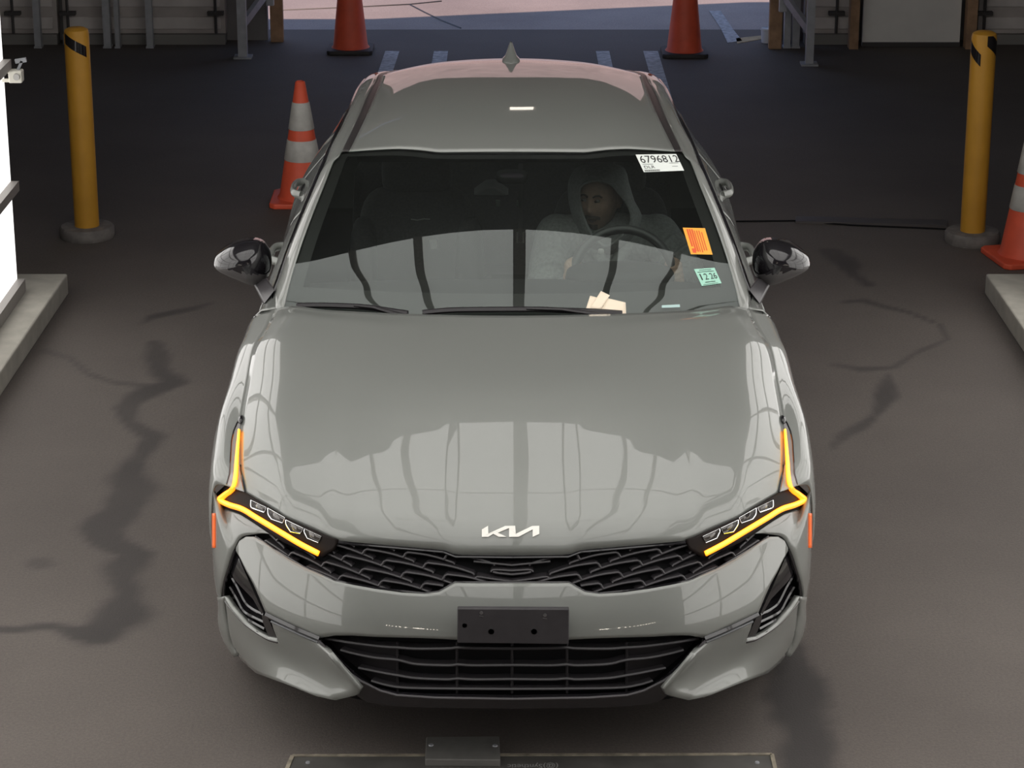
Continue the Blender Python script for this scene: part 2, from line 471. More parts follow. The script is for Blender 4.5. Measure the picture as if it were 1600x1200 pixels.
for row in range(-3, 6):
    for k in range(0, 14):
        dphi0 = .0475 + k*.1030 - (row % 2)*.0515 + (-.1030 if row < 0 else 0)*0
        if dphi0 < .02: continue
        z0 = .672 - row*.0262 + .002*k
        pts = []
        for t in range(9):
            s = t/8; pts.append((dphi0 + s*.115, z0 + .026*s + .005*math.sin(PI*s)))
        pts += [(dphi0+.121, z0+.023), (dphi0+.126, z0+.013)]
        pts = [(dphi0-.003, z0-.004)] + pts
        P = [nose(p, z, .014 - .006*min(1, i/8)) for i, (p, z) in enumerate(pts) if p >= -.002]
        run = []
        for p in P + [None]:
            ok = False
            if p is not None:
                x, y = proj(p); ok = inside(GPOLY, abs(x-800)+.01, y)
            if ok: run.append(p)
            else:
                if len(run) > 2: rib(mesh, run, .0068, .022)
                run = []
for pts in ([(0,883.5),(30,880.5),(60,877.5)], [(0,892),(27,890.5),(33,893.5)], [(0,909),(30,905),(54,901.5),(60,905)], [(0,898),(20,896),(30,894)]):
    rib(mesh, crom([fas(a, b, .012) for a, b in pts], 10), .0065, .03)
centre('grille_mesh', mesh, PLASTM, GR, sharp=25)
# glossy surround above and below the mesh
ge = MB().tube([fas(a, b+1.5, .002) for a, b in gt[:6]], .006, 8, .7)
ge.tube([fas(a, b-1.0, .004) for a, b in gb], .0035, 6)
centre('grille_surround', ge, GLOSSB, GR)

# --- headlights
htop = [(271.7,843),(285,839),(303,831),(330,820),(355,808),(385,790),(418,769),(432,761),(444,754),(462.5,771)]
hbot = [(274,848),(280,859),(298,870.5),(330,859.5),(356,848),(384,831),(411,812),(428,802),(450,794.5),(461,779)]
stemL = [(418,769),(421.7,750),(424.5,727),(424.3,700),(424,680),(423,664),(422.6,653)]
stemR = [(446,757),(441.6,741),(440.3,720),(438.4,690),(435,674),(430,662),(423.5,651)]
ftree = bvh(FEN[0]); cktree = bvh(CKO[0])
def onfen(dx, py, off):
    p = cast(ftree, 800+dx, py, off)
    return p if p is not None else snap(fas(dx, py), -off)
drl = [(302.6,864.8),(330,850.5),(356,835),(380,820.5),(404,806),(414,799.5),(425,794),(440,789.5),(451,785)]
drl2 = [(451,785),(457,777)]
drl3 = [(457,777),(447,772),(439,766.5),(434,758),(431.5,742),(430.5,725),(428.8,700),(427.5,685),(426.6,672)]
mods = [[(1097.8,838.3),(1124,826),(1124.6,830.8),(1119.8,841),(1102.6,848)], [(1126,825.3),(1153.5,812.2),(1152.8,819.8),(1146,830.8),(1130.8,833.5)],
        [(1154.9,808.8),(1181.7,793.6),(1181,803.3),(1176.2,810.8),(1158.3,817)], [(1183.8,793),(1207.9,781.3),(1207.9,791.6),(1203,795),(1187.2,800.5)]]
hh = MB().grid(band(htop, hbot, 40, 6, inset=-.004))
hs = MB().grid([[onfen(a + (c-a)*k/4, b + (d-b)*k/4, .004) for k in range(5)] for (a,b),(c,d) in zip(stemL, stemR)])
def ontop(dx, py, off):
    if py > 768 : return fas(dx, py, -off-.002)
    return onfen(dx, py, off)
def smooth_run(P, n): return crom(P, n)
for side in (1, -1):
    fl = (lambda b: b) if side > 0 else (lambda b: b.mirrored())
    H = empty('headlight', parent=CAR)
    fl(hh).build('lamp_housing', LAMPD, H, out=(side*.5,-1,.5), solid=.02, sharp=60)
    fl(MB().tube([onfen(a, b, .004) for a, b in stemR], .0028, 6).tube([onfen(a, b, .004) for a, b in stemL], .0028, 6).sell(onfen(423,656,.002), (.010,.03,.012), 1, 1, 12, 8)).build('stem_edge', GLOSSB, H)
    fl(hs).build('lamp_stem', STEMM, H, out=(side*.5,-1,.5), sharp=60)
    a = crom([fas(x, y, -.009) for x, y in drl], 40)
    q1 = fas(457,777,-.010); q1 = Vector((min(q1.x,.895), min(q1.y,.56), q1.z))
    cpt = crom([a[-1], q1], 4)
    s3 = [fas(x, y, -.009) if y > 760 else onfen(x, y, .008) for x, y in drl3[1:]]
    b_ = crom([q1] + s3, 44)
    run = a + cpt[1:-1] + b_
    rad = [.0085 if i < len(a)+3 else .0095 - .0055*(i-len(a)-3)/(len(b_)) for i in range(len(run))]
    fl(MB().tube(run, rad, 10)).build('daytime_light', AMBER, H)['label'] = 'glowing amber light strip along the headlight'
    core_run = [p + Vector((0,-.0052,.0042)) for p in run]
    fl(MB().tube(core_run, [r*.62 for r in rad], 8)).build('light_core', AMBERC, H.children[-1] if len(H.children) else H)
    for mq in mods:
        L = [fas(x-800, y, -.006) for x, y in mq]
        cm = sum(L, Vector())/5
        lens = fl(MB().poly(L)).build('projector_lens', LENSD, H, out=(side*.3,-1,.5), solid=.004)
        rim = MB().tube(crom([fas(x-800, y, -.007) for x, y in (mq[1], mq[2], mq[3])], 8) + [fas(mq[4][0]-800, mq[4][1], -.007)], .0017, 6)
        rim.tube([fas(x-800, y, -.007) for x, y in (mq[0], mq[1])], .0009, 6)
        rim.tube([fas(x-800, y, -.007) for x, y in (mq[0], mq[4])], .0009, 6)
        fl(rim).build('lens_rim', CHROME, lens)
    sm = MB().grid([[(cast(cktree, 800+a, b, .004) or pY(a, b, .58)) + Vector((.003,0,0)) for a in (463.6, 465, 466.3, 467.4)] for b in (802,806,815,829,843,852,856)])
    fl(sm).build('side_marker', AMBERD, CAR, out=(side,-.5,0), solid=.004)['label'] = 'orange side marker reflector'

# --- corner intakes
fin = [[(440.4,897.6),(436,906),(429,918),(416.7,942),(405,952),(388,961)], [(441,917),(430,936),(419.8,954.6),(405,964),(381.8,975)], [(442,940),(438,947),(427.7,959.3),(410,970),(386.6,983)]]
pan = MB().grid(band([(431,862),(424,879),(412,906),(400,932),(389,957)], [(440,893),(434,905),(424,916),(405,936),(391,960)], 12, 4, inset=.012))
tip = MB().grid(band([(384,961),(378,973),(371,990),(364.5,1003)], [(391,962),(389,973),(383,988),(377,998)], 8, 3, inset=.010))
fb = MB()
for f in fin:
    rib(fb, crom([fas(a, b, .016) for a, b in f], 16), .010, .04)
blade = MB(); rib(blade, crom([fas(a, b, -.003) for a, b in [(301,998.5),(330,986.5),(352,976.5),(385,960.5)]], 14), .016, .03)
hilite = MB().tube(crom([fas(a, b+5, -.002) for a, b in [(303,998.5),(330,987),(352,977),(376,966)]], 12), .004, 6)  # grey tube in place of the highlight along the blade's lower edge
edge = MB().tube(crom([fas(a, b, .004) for a, b in [(431.8,859),(439,880),(447,905),(450,925),(449,936),(441,948),(417,974.5),(384,997),(365,1003)]], 30), .005, 6)
for side in (1, -1):
    fl = (lambda b: b) if side > 0 else (lambda b: b.mirrored())
    V = empty('corner_intake', parent=CAR)
    fl(pan).build('intake_panel', GLOSSB, V, out=(side*.3,-1,0)); fl(tip).build('intake_tip', TRIMB, V, out=(side*.3,-1,0))
    fl(fb).build('intake_fin', GLOSSB, V); fl(edge).build('intake_edge', GLOSSB, V)
    fl(blade).build('trim_blade', GLOSSB, V); fl(hilite).build('blade_highlight', mat('blade_highlight_grey', (.12,.125,.13), .4), V)

# --- lower grille
LG = empty('lower_grille', parent=CAR)
fi = [(0,1086),(120,1084),(180,1081),(215,1072),(240,1055),(262,1035),(283,1012),(303,997)]
fm = [(0,1092),(120,1090),(180,1086),(206,1079),(236,1064),(261,1047),(285,1019),(304,999)]
fo = [(0,1107.5),(120,1106),(180,1104),(225,1098),(244,1086),(254,1065),(289,1022),(306,1000.5)]
def ring(pts, ins): return lin([fas(a, b, ins) for a, b in pts], 50)
fr = [ring(fi, .03), ring(fi, .012), ring([((a+c)/2,(b+d)/2) for (a,b),(c,d) in zip(fi,fm)], .004), ring(fm, -.006), ring([((a+c)/2,(b+d)/2) for (a,b),(c,d) in zip(fm,fo)], .004), ring(fo, .010), ring([(a,b+1) for a, b in fo], .05)]
centre('ridge_highlight', MB().tube([fas(a, b, -.004) for a, b in fm], .0038, 6), mat('ridge_highlight_grey', (.09,.085,.09), .3), LG)  # lighter grey tube along the ridge, standing for its highlight line
centre('grille_frame', MB().grid(fr), GLOSSB, LG, out=(0,-1,0), sharp=30)
slats = MB()
for pts in ([(0,1013.5),(60,1013),(86,1012),(100,1013.5),(150,1014),(179,1012),(200,1011),(250,1005),(292,998)], [(0,1039.5),(60,1040),(86,1038.5),(100,1040),(150,1038),(179,1031.5),(215,1028),(250,1021),(268,1016)],
            [(0,1061.5),(60,1062),(86,1060.5),(100,1062),(150,1060),(179,1055.5),(200,1052),(240,1044)], [(0,1077),(86,1076.5),(167,1075),(200,1070),(220,1064)]):
    rib(slats, crom([fas(a, b, .022) for a, b in pts], 36), .0085, .05)
centre('grille_slat', slats, PLASTM, LG)
for dx in (-179, -86, 0, 86, 179):
    P = crom([fas(abs(dx), 1003 + 80*i/6, .03) for i in range(7)], 8)
    MB().tube([Vector((math.copysign(p.x, dx), p.y, p.z)) for p in P], .004, 4).build('grille_upright', PLAST, LG)
blk = MB().grid(band([(180,1003),(230,1001),(285,1001)], [(180,1078),(215,1066),(270,1020)], 14, 6, inset=.045))
pair('grille_blank', blk, PLAST, LG, out=(0,-1,0))

# --- emblem on the hood
htree = bvh(HOOD)
K = [(343,150),(396,119),(398,186),(540,121),(627,119),(632,188),(770,121),(832,119),(832,188),(776,214),(776,150),(655,213),(575,214),(575,138),(478,178),(553,213),(487,213),(440,187),(398,213),(343,214)]
kb = MB(); k0 = [cast(htree, 690+x/5.4545, 800+y/5.4545, .0) for x, y in K]
kn = Vector((0,-.85,.52)).normalized()
kb.prism([p - kn*.002 for p in k0], kn*.006)
kb.build('emblem', EMBLEM, CAR, recalc=True, sharp=20)['label'] = 'angular silver letter emblem on the hood nose'
# --- plate bracket
PB = MB().prism([pY(a,b,-.030) for a, b in [(-85.5,951),(89.5,952),(88.5,1007),(-85.5,1005)]], (0,.02,.0))
PBo = PB.build('plate_bracket', mat('bracket_plastic', (.034,.031,.034), .55, noise_amt=.15), CAR, bevel=.003, recalc=True)
PBo['label'] = 'empty black licence plate bracket with screw holes'
hole = MB()
for a, b, r in [(767.5,987,5),(834.5,987,5),(726,977.5,4)]:
    c = pY(a-800, b, -.0305); hole.lathe([(r/590,0),(r/590*.6,.0)], c, 14, axis='y')
hole.build('screw_hole', TRIMB, PBo, out=(0,-1,0), split=True)
scr = MB()
for a, b in [(752,957.5),(851.5,961)]:
    c = pY(a-800, b, -.0305); scr.lathe([(.0055,0),(.005,-.002),(.002,-.003)], c, 12, axis='y')
    scr.bar(c+Vector((-.006,-.0005,-.009)), c+Vector((.006,-.0005,-.011)), .002, .002)
scr.build('bracket_screw', RIM, PBo, split=True)

# --- windscreen
wbp = [pY(a,b,y) for a, b, y in [(0,496,1.385),(175,494.5,1.40),(270,490.5,1.44),(325,488,1.48),(356,485,1.51)]]
wsd = [pY(a,b,y) for a, b, y in [(356,485,1.51),(353,467,1.54),(349,448,1.58),(339,413,1.655),(320,357,1.80),(293,288,2.0),(277,248,2.13),(267,238.5,2.165)]]
wtp = [pY(a,b,y) for a, b, y in [(0,238.5,2.105),(115,238.5,2.112),(150,234,2.132),(180,232.5,2.142),(225,234.5,2.15),(255,236.5,2.16),(267,238.5,2.165)]]
wl = [wbp[0], wtp[0]]
wlm = [wbp[0].lerp(wtp[0], t/8) + Vector((0,-.45,.9))*(.022*4*(t/8)*(1-t/8)) for t in range(9)]
wc_, wsS, wtT = crom(wlm, 61), crom(wsd, 61), crom_sym(wtp, 49)
WG = []
for j in range(61):
    v = j/60; row = []
    for i in range(49):
        u = i/48; g = u**2.0
        c, e = wc_[j], wsS[j]; p = Vector((e.x*u, c.y+(e.y-c.y)*g, c.z+(e.z-c.z)*g))
        c, e = wc_[60], wsS[60]; q = Vector((e.x*u, c.y+(e.y-c.y)*g, c.z+(e.z-c.z)*g))
        t = min(range(49), key=lambda k: abs(wtT[k].x-q.x))
        row.append(p + (Vector((q.x, wtT[t].y, wtT[t].z)) - q)*v**8)
    WG.append(row)
ws = MB().grid(WG)
WS = centre('windscreen', ws, GLASS, out=(0,-.5,1), sharp=80)
wtree = bvh(WS)
fr_ = MB()
def frow(j, i0, i1): return [WG[j][i] + Vector((0,.006,-.008)) for i in range(i0, i1)]
nb = max(j for j in range(20) if proj(WG[j][0])[1] > 456)
fr_.grid([frow(j, 0, 49) for j in range(0, nb+1)])
fr_.grid([frow(j, 45, 49) for j in range(nb, 61)])
fr_.grid([frow(j, 0, 46) for j in range(58, 61)])
centre('windscreen_border', fr_, TRIMB, CAR, out=(0,-.5,1), sharp=80)
wp = MB()
for pts, piv in (([(-336,477.5),(-300,477),(-262,478),(-228,480),(-190,485.5),(-163,489.5)], (-232,483)), ([(-140,488.5),(-90,484.5),(0,483.5),(45,483.5),(80,485),(130,486.5),(172,489.5)], (50,488))):
    P = crom([cast(wtree, 800+a, b, .022) or pY(a, b, 1.36) for a, b in pts], 24)
    wp.tube(P, .013, 6, .7)
    q = cast(wtree, 800+piv[0]-40, piv[1]+3, .012) or pY(piv[0]-40, piv[1], 1.36)
    wp.tube([P[12]+Vector((0,-.006,.006)), P[16]+Vector((0,-.02,.01)), P[22]+Vector((.02,-.045,-.002))], [.008,.009,.012], 6, .6)
wp.build('wiper', PLAST, CAR)
cw = MB().grid([[pY(a, b, y+.0)+Vector((0,-.01,-.02)) for a, b, y in [(0,492.5,1.30),(175,491,1.33),(300,486,1.41),(352,480,1.50)]], [pY(a, b, y)+Vector((0,.05,-.03)) for a, b, y in [(0,492.5,1.33),(175,491,1.36),(300,486,1.44),(352,479,1.53)]]])
centre('cowl', cw, PLAST, CAR, out=(0,0,1))

# --- pillars, roof, side glass
Pin = [pY(358,489,1.50)] + wsd[1:] + [pZ(244,192,1.393), pZ(226,150.5,1.402), pZ(214,129,1.398), pZ(207,116.5,1.388)] + [Vector(p) for p in [(.50,3.75,1.32),(.535,4.1,1.20),(.58,4.42,1.08)]]
Pout = [SHUT[-1] + Vector((0,.004,-.003))] + [pZ(a,b,z) for a, b, z in [(372,458,.998),(365,440,1.03),(347,387,1.12),(320,320,1.22),(293,256,1.30),(285,233,1.318),(277,217,1.327),(268,200.5,1.335),(256.7,175,1.342),(247,152,1.34),(240,137.5,1.330),(228,123,1.315)]] + [Vector(p) for p in [(.60,3.9,1.22),(.62,4.2,1.12),(.64,4.42,1.05)]]
def bulge_rows(a, b, n, amt, d):
    A, B = crom(a, n), crom(b, n)
    return [[p.lerp(q, k/6) + Vector(d)*(amt*4*(k/6)*(1-k/6)) for p, q in zip(A, B)] for k in range(7)]
pair('roof_pillar', MB().grid(bulge_rows(Pin, Pout, 90, .012, (.7,0,.7))), PAINT, out=(.7,0,.7), solid=.004, sharp=70)
Rin = [pY(255,236.5,2.16)] + [pZ(231,188,1.402), pZ(212.5,146,1.410), pZ(204.5,125,1.404), pZ(200,116,1.392)] + [Vector(p) for p in [(.47,3.75,1.325)]]
Rstrip = [pY(266,236.5,2.17)] + [p + Vector((.0,0,.002)) for p in Pin[8:12]] + [Pin[12]]
pair('roof_moulding', MB().grid(bulge_rows(Rin, Rstrip, 60, .002, (0,0,1))), TRIMB, out=(0,0,1), solid=.004)
RC = [(2.105,1.385),(2.3,1.422),(2.6,1.449),(2.9,1.457),(3.2,1.450),(3.4,1.436),(3.6,1.405),(3.75,1.372)]
rc = crom([(0,y,z) for y, z in RC], 50)
rfront = lin([pY(a, b+.5, y) for a, b, y in [(0,238.5,2.105),(115,238.5,2.112),(150,234,2.132),(180,232.5,2.142),(225,234.5,2.15),(256,236.5,2.16)]], 36)
rrear = crom_sym([(0,3.75,1.372),(.25,3.75,1.36),(.47,3.75,1.325)], 36)
redge = crom([rfront[-1]] + Rin[1:-1] + [rrear[-1]], 50)
def roof_shape(p, u, v):
    p.z += .016*(1-abs(2*v-1)**2)*(u*u*(1-u)*4); return p
ROOF = centre('roof', MB().grid(coons(rfront, redge, rrear, rc, roof_shape)), PAINT, out=(0,0,1), solid=.004, sharp=70)
rtree = bvh(ROOF)
ab = Vector((-.004, 3.36, 0)); ab.z = 1.437
fin_ = MB()
G = []
for z, w, y0, y1 in [(0,.036,-.05,.12),(.008,.034,-.048,.12),(.016,.024,-.03,.118),(.035,.016,.012,.11),(.055,.009,.05,.10),(.066,.004,.072,.095)]:
    G.append([ab + Vector((w*math.sin(a)*(1 if math.cos(a) > -2 else 1), (y0+y1)/2 - (y1-y0)/2*math.cos(a), z)) for a in [2*PI*k/20 for k in range(20)]])
fin_.grid(G, closed=True)
fin_.build('roof_antenna', PAINT, CAR, sharp=50, recalc=True)['label'] = 'grey shark fin antenna'
BELT = [Vector(p) for p in [(.812,1.66,.985),(.812,1.8,.985),(.806,2.2,.992),(.788,2.8,1.0),(.765,3.4,1.008),(.735,3.95,1.03),(.69,4.3,1.05),(.64,4.42,1.052)]]
for y0, y1, nm in ((1.66,2.72,'front_side_window'), (2.80,3.62,'rear_side_window'), (3.66,4.25,'quarter_window')):
    pp, qq = crom(Pout, 140), crom(BELT, 140)
    A = [p for p in pp if y0 <= p.y <= y1]; B = []
    for p in A:
        j = min(range(140), key=lambda i: abs(qq[i].y-p.y)); B.append(qq[j])
    rows = [[a.lerp(b, k/4) + Vector((-.010,0,-.002)) for a, b in zip(A, B)] for k in range(5)]
    pair(nm, MB().grid(rows), SIDEG, out=(1,0,.3))
pp, qq = crom(Pout, 140), crom(BELT, 140)
for y in (2.76, 3.64):
    rows = []
    for dy in (-.045, .045):
        a = min(pp, key=lambda p: abs(p.y-y-dy)); b = min(qq, key=lambda p: abs(p.y-y-dy)); rows.append([a+Vector((-.004,0,0)), b+Vector((-.004,0,0))])
    pair('door_pillar', MB().grid(rows), GLOSSB, out=(1,0,.3), solid=.02)
# belt and window-top trim
tr_ = MB().tube([p + Vector((.0,0,.002)) for p in crom(BELT, 40)], .006, 6)
tr_.tube([p + Vector((.001,0,-.004)) for p in crom(Pout, 60)], .006, 6)
pair('window_trim', tr_, GLOSSB)

# --- doors, quarter panels, tail
def side_curve(y):
    """cross-section of the flank at length y"""
    bx = hermite([p.y for p in BELT], [p.x for p in BELT], y); bz = hermite([p.y for p in BELT], [p.z for p in BELT], y)
    k = 0 if y < 3.6 else sstep(3.6, 4.95, y); kk = k*.30
    hz = .03*sstep(2.8, 3.9, y)
    P = [(bx,y,bz), (bx+.048-kk*.1,y,bz-.055), (.878-kk*.30,y,.838+hz), (.908-kk*.55,y,.75+hz), (.922-kk*.8,y,.64), (.918-kk*.8,y,.50), (.932-kk*.8,y,.36), (.90-kk*.8,y,.20)]
    zmin = .20
    for cy in (3.79,):
        if abs(y-cy) < .37: zmin = max(zmin, .34 + math.sqrt(.37**2-(y-cy)**2))
    Q = [Vector(p) for p in P]
    return crom(Q, 30), zmin
def flank(y0, y1, n):
    G = []
    for i in range(n+1):
        c, zmin = side_curve(y0 + (y1-y0)*i/n)
        if zmin > .2: c = lin([p for p in c if p.z > zmin] + [Vector((next(p for p in c if p.z <= zmin).x, c[0].y, zmin))], 30)
        G.append(c)
    return G
pair('front_door', MB().grid(flank(1.722, 2.75, 20)), PAINT, out=(1,0,.2), solid=.004, sharp=70)
pair('rear_door', MB().grid(flank(2.756, 3.62, 18)), PAINT, out=(1,0,.2), solid=.004, sharp=70)
pair('rear_quarter', MB().grid(flank(3.626, 4.85, 34)), PAINT, out=(1,0,.2), solid=.004, sharp=70)
sill = MB().box(.80,.90,1.35,3.40,.17,.24); pair('sill', sill, PLAST, bevel=.01)
tail = [side_curve(4.85)[0]]
tw = tail[0]
centre('tail_panel', MB().grid([[Vector((p.x*(1-k/10), 4.85+.06*math.sin(PI*.5*min(1,k/4)), p.z)) for p in tw] for k in range(11)]), PAINT, out=(0,1,0))
deck = MB().grid([[Vector((x*t, y, z + .02*(1-t*t))) for t in [i/10 for i in range(11)]] for x, y, z in [(.58,4.42,1.08),(.62,4.6,1.05),(side_curve(4.85)[0][0].x,4.85,1.052)]])
centre('trunk_lid', deck, PAINT, out=(0,0,1))
fillr = MB().grid([[Vector((.58,4.42,1.08)),Vector((.62,4.6,1.055)),Vector((side_curve(4.85)[0][0].x,4.85,1.05))],[side_curve(4.42)[0][0],side_curve(4.6)[0][0],side_curve(4.85)[0][0]]])
pair('trunk_side', fillr, PAINT, out=(0,0,1))
rg = MB().grid([[Vector((x*t, y, z + .03*(1-t*t))) for t in [i/10 for i in range(11)]] for x, y, z in [(.47,3.75,1.325),(.53,4.1,1.20),(.58,4.42,1.08)]])
centre('rear_window', rg, SIDEG, out=(0,.3,1))
# door handles
sidet = None
def handle(y, z):
    c, _ = side_curve(y); p = min(c, key=lambda q: abs(q.z-z))
    b = MB().tube(crom([p+Vector((-.006,-.10,.004)), p+Vector((.024,-.075,.006)), p+Vector((.031,0,.008)), p+Vector((.024,.075,.008)), p+Vector((-.006,.10,.008))], 18), .013, 10, 1.25)
    cup = MB().sell(p+Vector((-.018,0,0)), (.02,.055,.02), .8, .8, 14, 8)
    return b, cup
for y, z in ((2.56,.872), (3.46,.885)):
    b, cup = handle(y, z)
    for side in (1, -1):
        fl = (lambda q: q) if side > 0 else (lambda q: q.mirrored())
        h = fl(b).build('door_handle', PAINT, CAR); fl(cup).build('handle_cup', DARK, h)

# --- mirrors
MO = [(1176,406),(1177.5,396),(1181,388),(1190,376.5),(1202.5,372.5),(1221,374),(1237.5,379),(1252.5,388.5),(1262.5,397.5),(1266,408),(1264.5,416),(1252.5,425),(1227.5,436),(1207,443.5),(1195,444.5),(1185,438),(1178.5,426),(1176,415)]
rim0 = crom([pY(a-800-.5, b, 1.86) for a, b in MO], 61, closed=True)[:-1]
mc = sum(rim0, Vector())/len(rim0)
G = []
for k in range(13):
    t = k/12*PI/2; s = math.cos(t)**.8; d = math.sin(t)
    G.append([mc + (p-mc)*s + Vector((0, -.135*d**1.0, .018*d)) for p in rim0])
G[-1] = [mc + (p-mc)*.001 + Vector((0,-.135,.018)) for p in rim0]
back = [[mc + (p-mc)*s + Vector((0,y,0)) for p in rim0] for s, y in ((1.0,0),(.99,.015),(.93,.022))]
mcap, mlow = MB(), MB()
o = MB().grid(back[::-1] + G, closed=True)
for f in o.f:
    c = sum((o.v[i] for i in f), Vector())/4; x, y = proj(c)
    line = 431 - (x-1180)*.10 if x < 1215 else 427.5 - (x-1215)*.22
    t = mlow if y > line else mcap
    k = len(t.v); t.v += [o.v[i] for i in f]; t.f.append(tuple(range(k, k+4)))
mgl = MB().poly([mc + (p-mc)*.93 + Vector((0,.023,0)) for p in rim0])
arm = MB()
A0 = [pY(a-800,b,y) for a, b, y in [(1170,452,1.62),(1187,474,1.66),(1190,473,1.75),(1176,455,1.75)]]
A1 = [pY(a-800,b,y) for a, b, y in [(1183,434,1.78),(1205,441,1.80),(1206,440,1.86),(1184,432,1.86)]]
arm.grid([[p.lerp(q, k/4) for p, q in zip(A0, A1)] for k in range(5)], closed=True)
for side in (1, -1):
    fl = (lambda q: q) if side > 0 else (lambda q: q.mirrored())
    M_ = empty('side_mirror', parent=CAR)
    fl(mcap).build('mirror_cap', GLOSSB, M_, sharp=60, recalc=True); fl(mlow).build('lower_casing', mat('casing_grey', (.085,.08,.08), .5), M_, sharp=60, recalc=True)
    fl(mgl).build('mirror_glass', CHROME, M_, out=(0,1,0)); fl(arm).build('mirror_arm', mat('arm_plastic', (.05,.047,.05), .4), M_, bevel=.006, recalc=True)

# --- wheels and underbody
def wheel(x, y):
    w = empty('wheel', (x, y, .335), CAR); s = 1 if x > 0 else -1
    MB().lathe([(.225,-.11),(.30,-.115),(.328,-.09),(.335,-.05),(.335,.05),(.328,.09),(.30,.115),(.225,.11)], n=48, axis='x', cap=False).build('tyre', RUBBER, w, recalc=True)
    b = MB().lathe([(.225,-.11),(.20,-.09),(.20,.09),(.225,.11)], n=40, axis='x', cap=False)
    for k in range(10):
        a = 2*PI*k/10; d = Vector((0, math.cos(a), math.sin(a)))
        b.bar(d*.05 + Vector((s*.07,0,0)), d*.215 + Vector((s*.095,0,0)), .03, .02, up=(1,0,0))
    b.lathe([(.065,s*.05),(.06,s*.085),(.0,s*.09)], n=20, axis='x')
    b.build('rim', RIM, w)
    MB().lathe([(.15,-s*.02),(.15,s*.01)], n=30, axis='x').build('brake_disc', RIM, w)
for x in (.785, -.785):
    for y in (.975, 3.79): wheel(x, y)
ub = MB().box(-.60,.60,.45,4.7,.19,.24); ub.box(-.60,.60,.45,1.25,.22,.60)
ub.build('underbody', DARK, CAR, smooth=False)
pair('wheel_well', MB().grid([[Vector((x, .975+.355*math.cos(a), .34+.355*math.sin(a))) for a in [PI*k/16 for k in range(17)]] for x in (.60,.89)]), DARK)
pair('wheel_well', MB().grid([[Vector((x, 3.79+.375*math.cos(a), .34+.375*math.sin(a))) for a in [PI*k/16 for k in range(17)]] for x in (.60,.90)]), DARK)

# --- cabin
dash = MB().grid([[Vector((x, y + (.10*abs(x/.74)**2 if y < 1.7 else 0), z - .02*abs(x/.74)**3)) for x in [(-.70 + 1.40*i/20) for i in range(21)]] for y, z in [(1.43,.960),(1.55,.990),(1.7,1.005),(1.85,.995),(1.95,.965),(1.99,.90),(1.98,.70),(1.85,.55)]])
dash.build('dashboard', DASHM, CAR, out=(0,0,1))
hc = MB().sell((.375,1.90,.985), (.19,.10,.045), .6, .7); hc.build('gauge_hood', DASHM, CAR)
def seat(name, x, label=None):
    S = empty(name, parent=CAR)
    MB().sell((x,2.62,.44), (.26,.28,.11), .5, .4).build('seat_cushion', CLOTH, S)
    R = Matrix.Rotation(math.radians(-16), 3, 'X')
    b = MB().sell((x,2.74,.76), (.225,.085,.33), .45, .35, M=R)
    for s in (-1, 1): b.sell((x+s*.20,2.69,.72), (.055,.11,.26), .6, .6, M=R)
    b.build('backrest', CLOTH, S)
    h = MB().sell((x,2.83,1.13), (.135,.06,.10), .55, .35, M=R); h.build('headrest', CLOTH, S)
    MB().bar((x-.06,2.81,1.06),(x-.06,2.77,.96),.012,.012).bar((x+.06,2.81,1.06),(x+.06,2.77,.96),.012,.012).build('headrest_post', RIM, S, split=True)
    return S
PS_ = seat('passenger_seat', -.36); seat('driver_seat', .375)
MB().tube([pY(a,b,2.565) for a, b in [(-158,342.5),(-148,344),(-138,342),(-128,342.5)]], .0022, 5).build('seat_stitching', mat('stitch_grey', (.25,.25,.24), .6), PS_)
MB().sell((0,3.62,.72), (.66,.12,.34), .4, .3, M=Matrix.Rotation(math.radians(-18),3,'X')).sell((0,3.32,.46), (.66,.30,.12), .4, .3).build('rear_bench', CLOTH, CAR)
MB().prism([pY(a,b,3.45) for a, b in [(-61,307),(-41,292.5),(-27,291.5),(-4,307)]], (0,.06,.02)).build('rear_headrest', mat('seat_grey', (.20,.20,.20), .7), CAR, bevel=.008, recalc=True)
SB = empty('seat_belt', parent=CAR)
MB().bar(pY(13.5,255,3.05), pY(13,366,2.95), .018, .003, up=(0,-1,0)).build('belt_strap', mat('belt_web', (.10,.10,.10), .7), SB)
MB().tube([pY(a,b,2.90) for a, b in [(8.5,363),(8.5,379),(17.5,379),(17.5,363)]], .0045, 6).build('belt_buckle', mat('buckle_grey', (.36,.35,.34), .5), SB)
for a, b in ((-22,317.5), (10.5,317.5)):
    MB().prism([pY(a+s,b+t,3.0) for s, t in [(-3.4,-4.6),(3.4,-4.6),(3.4,4.6),(-3.4,4.6)]], (0,.004,0)).build('belt_tag', mat('tag_white', (.75,.85,.78), .6), SB)
MB().prism([pY(a,b,2.60) for a, b in [(-130,376),(-118,375),(-117,389),(-127,391)]], (0,.02,0)).build('belt_latch', mat('buckle_grey'), SB, bevel=.003)
MB().box(-.11,.11,1.95,3.0,.35,.68).build('centre_console', DASHM, CAR, bevel=.03)
ST = empty('steering_wheel', parent=CAR)
cw_ = pY(174,436,1.99); Mst = Matrix.Rotation(math.radians(-66+180), 3, 'X')
Mst = Matrix.Rotation(math.radians(62), 3, 'X')
ringp = [cw_ + Mst @ Vector((.178*math.cos(2*PI*k/48), .178*math.sin(2*PI*k/48), 0)) for k in range(49)]
MB().tube(ringp, .0165, 10, cap=False).build('wheel_rim', mat('wheel_leather', (.035,.033,.035), .4), ST)
hub = MB().sell(cw_ + Mst @ Vector((0,-.01,-.02)), (.075,.06,.03), .6, .6, M=Mst)
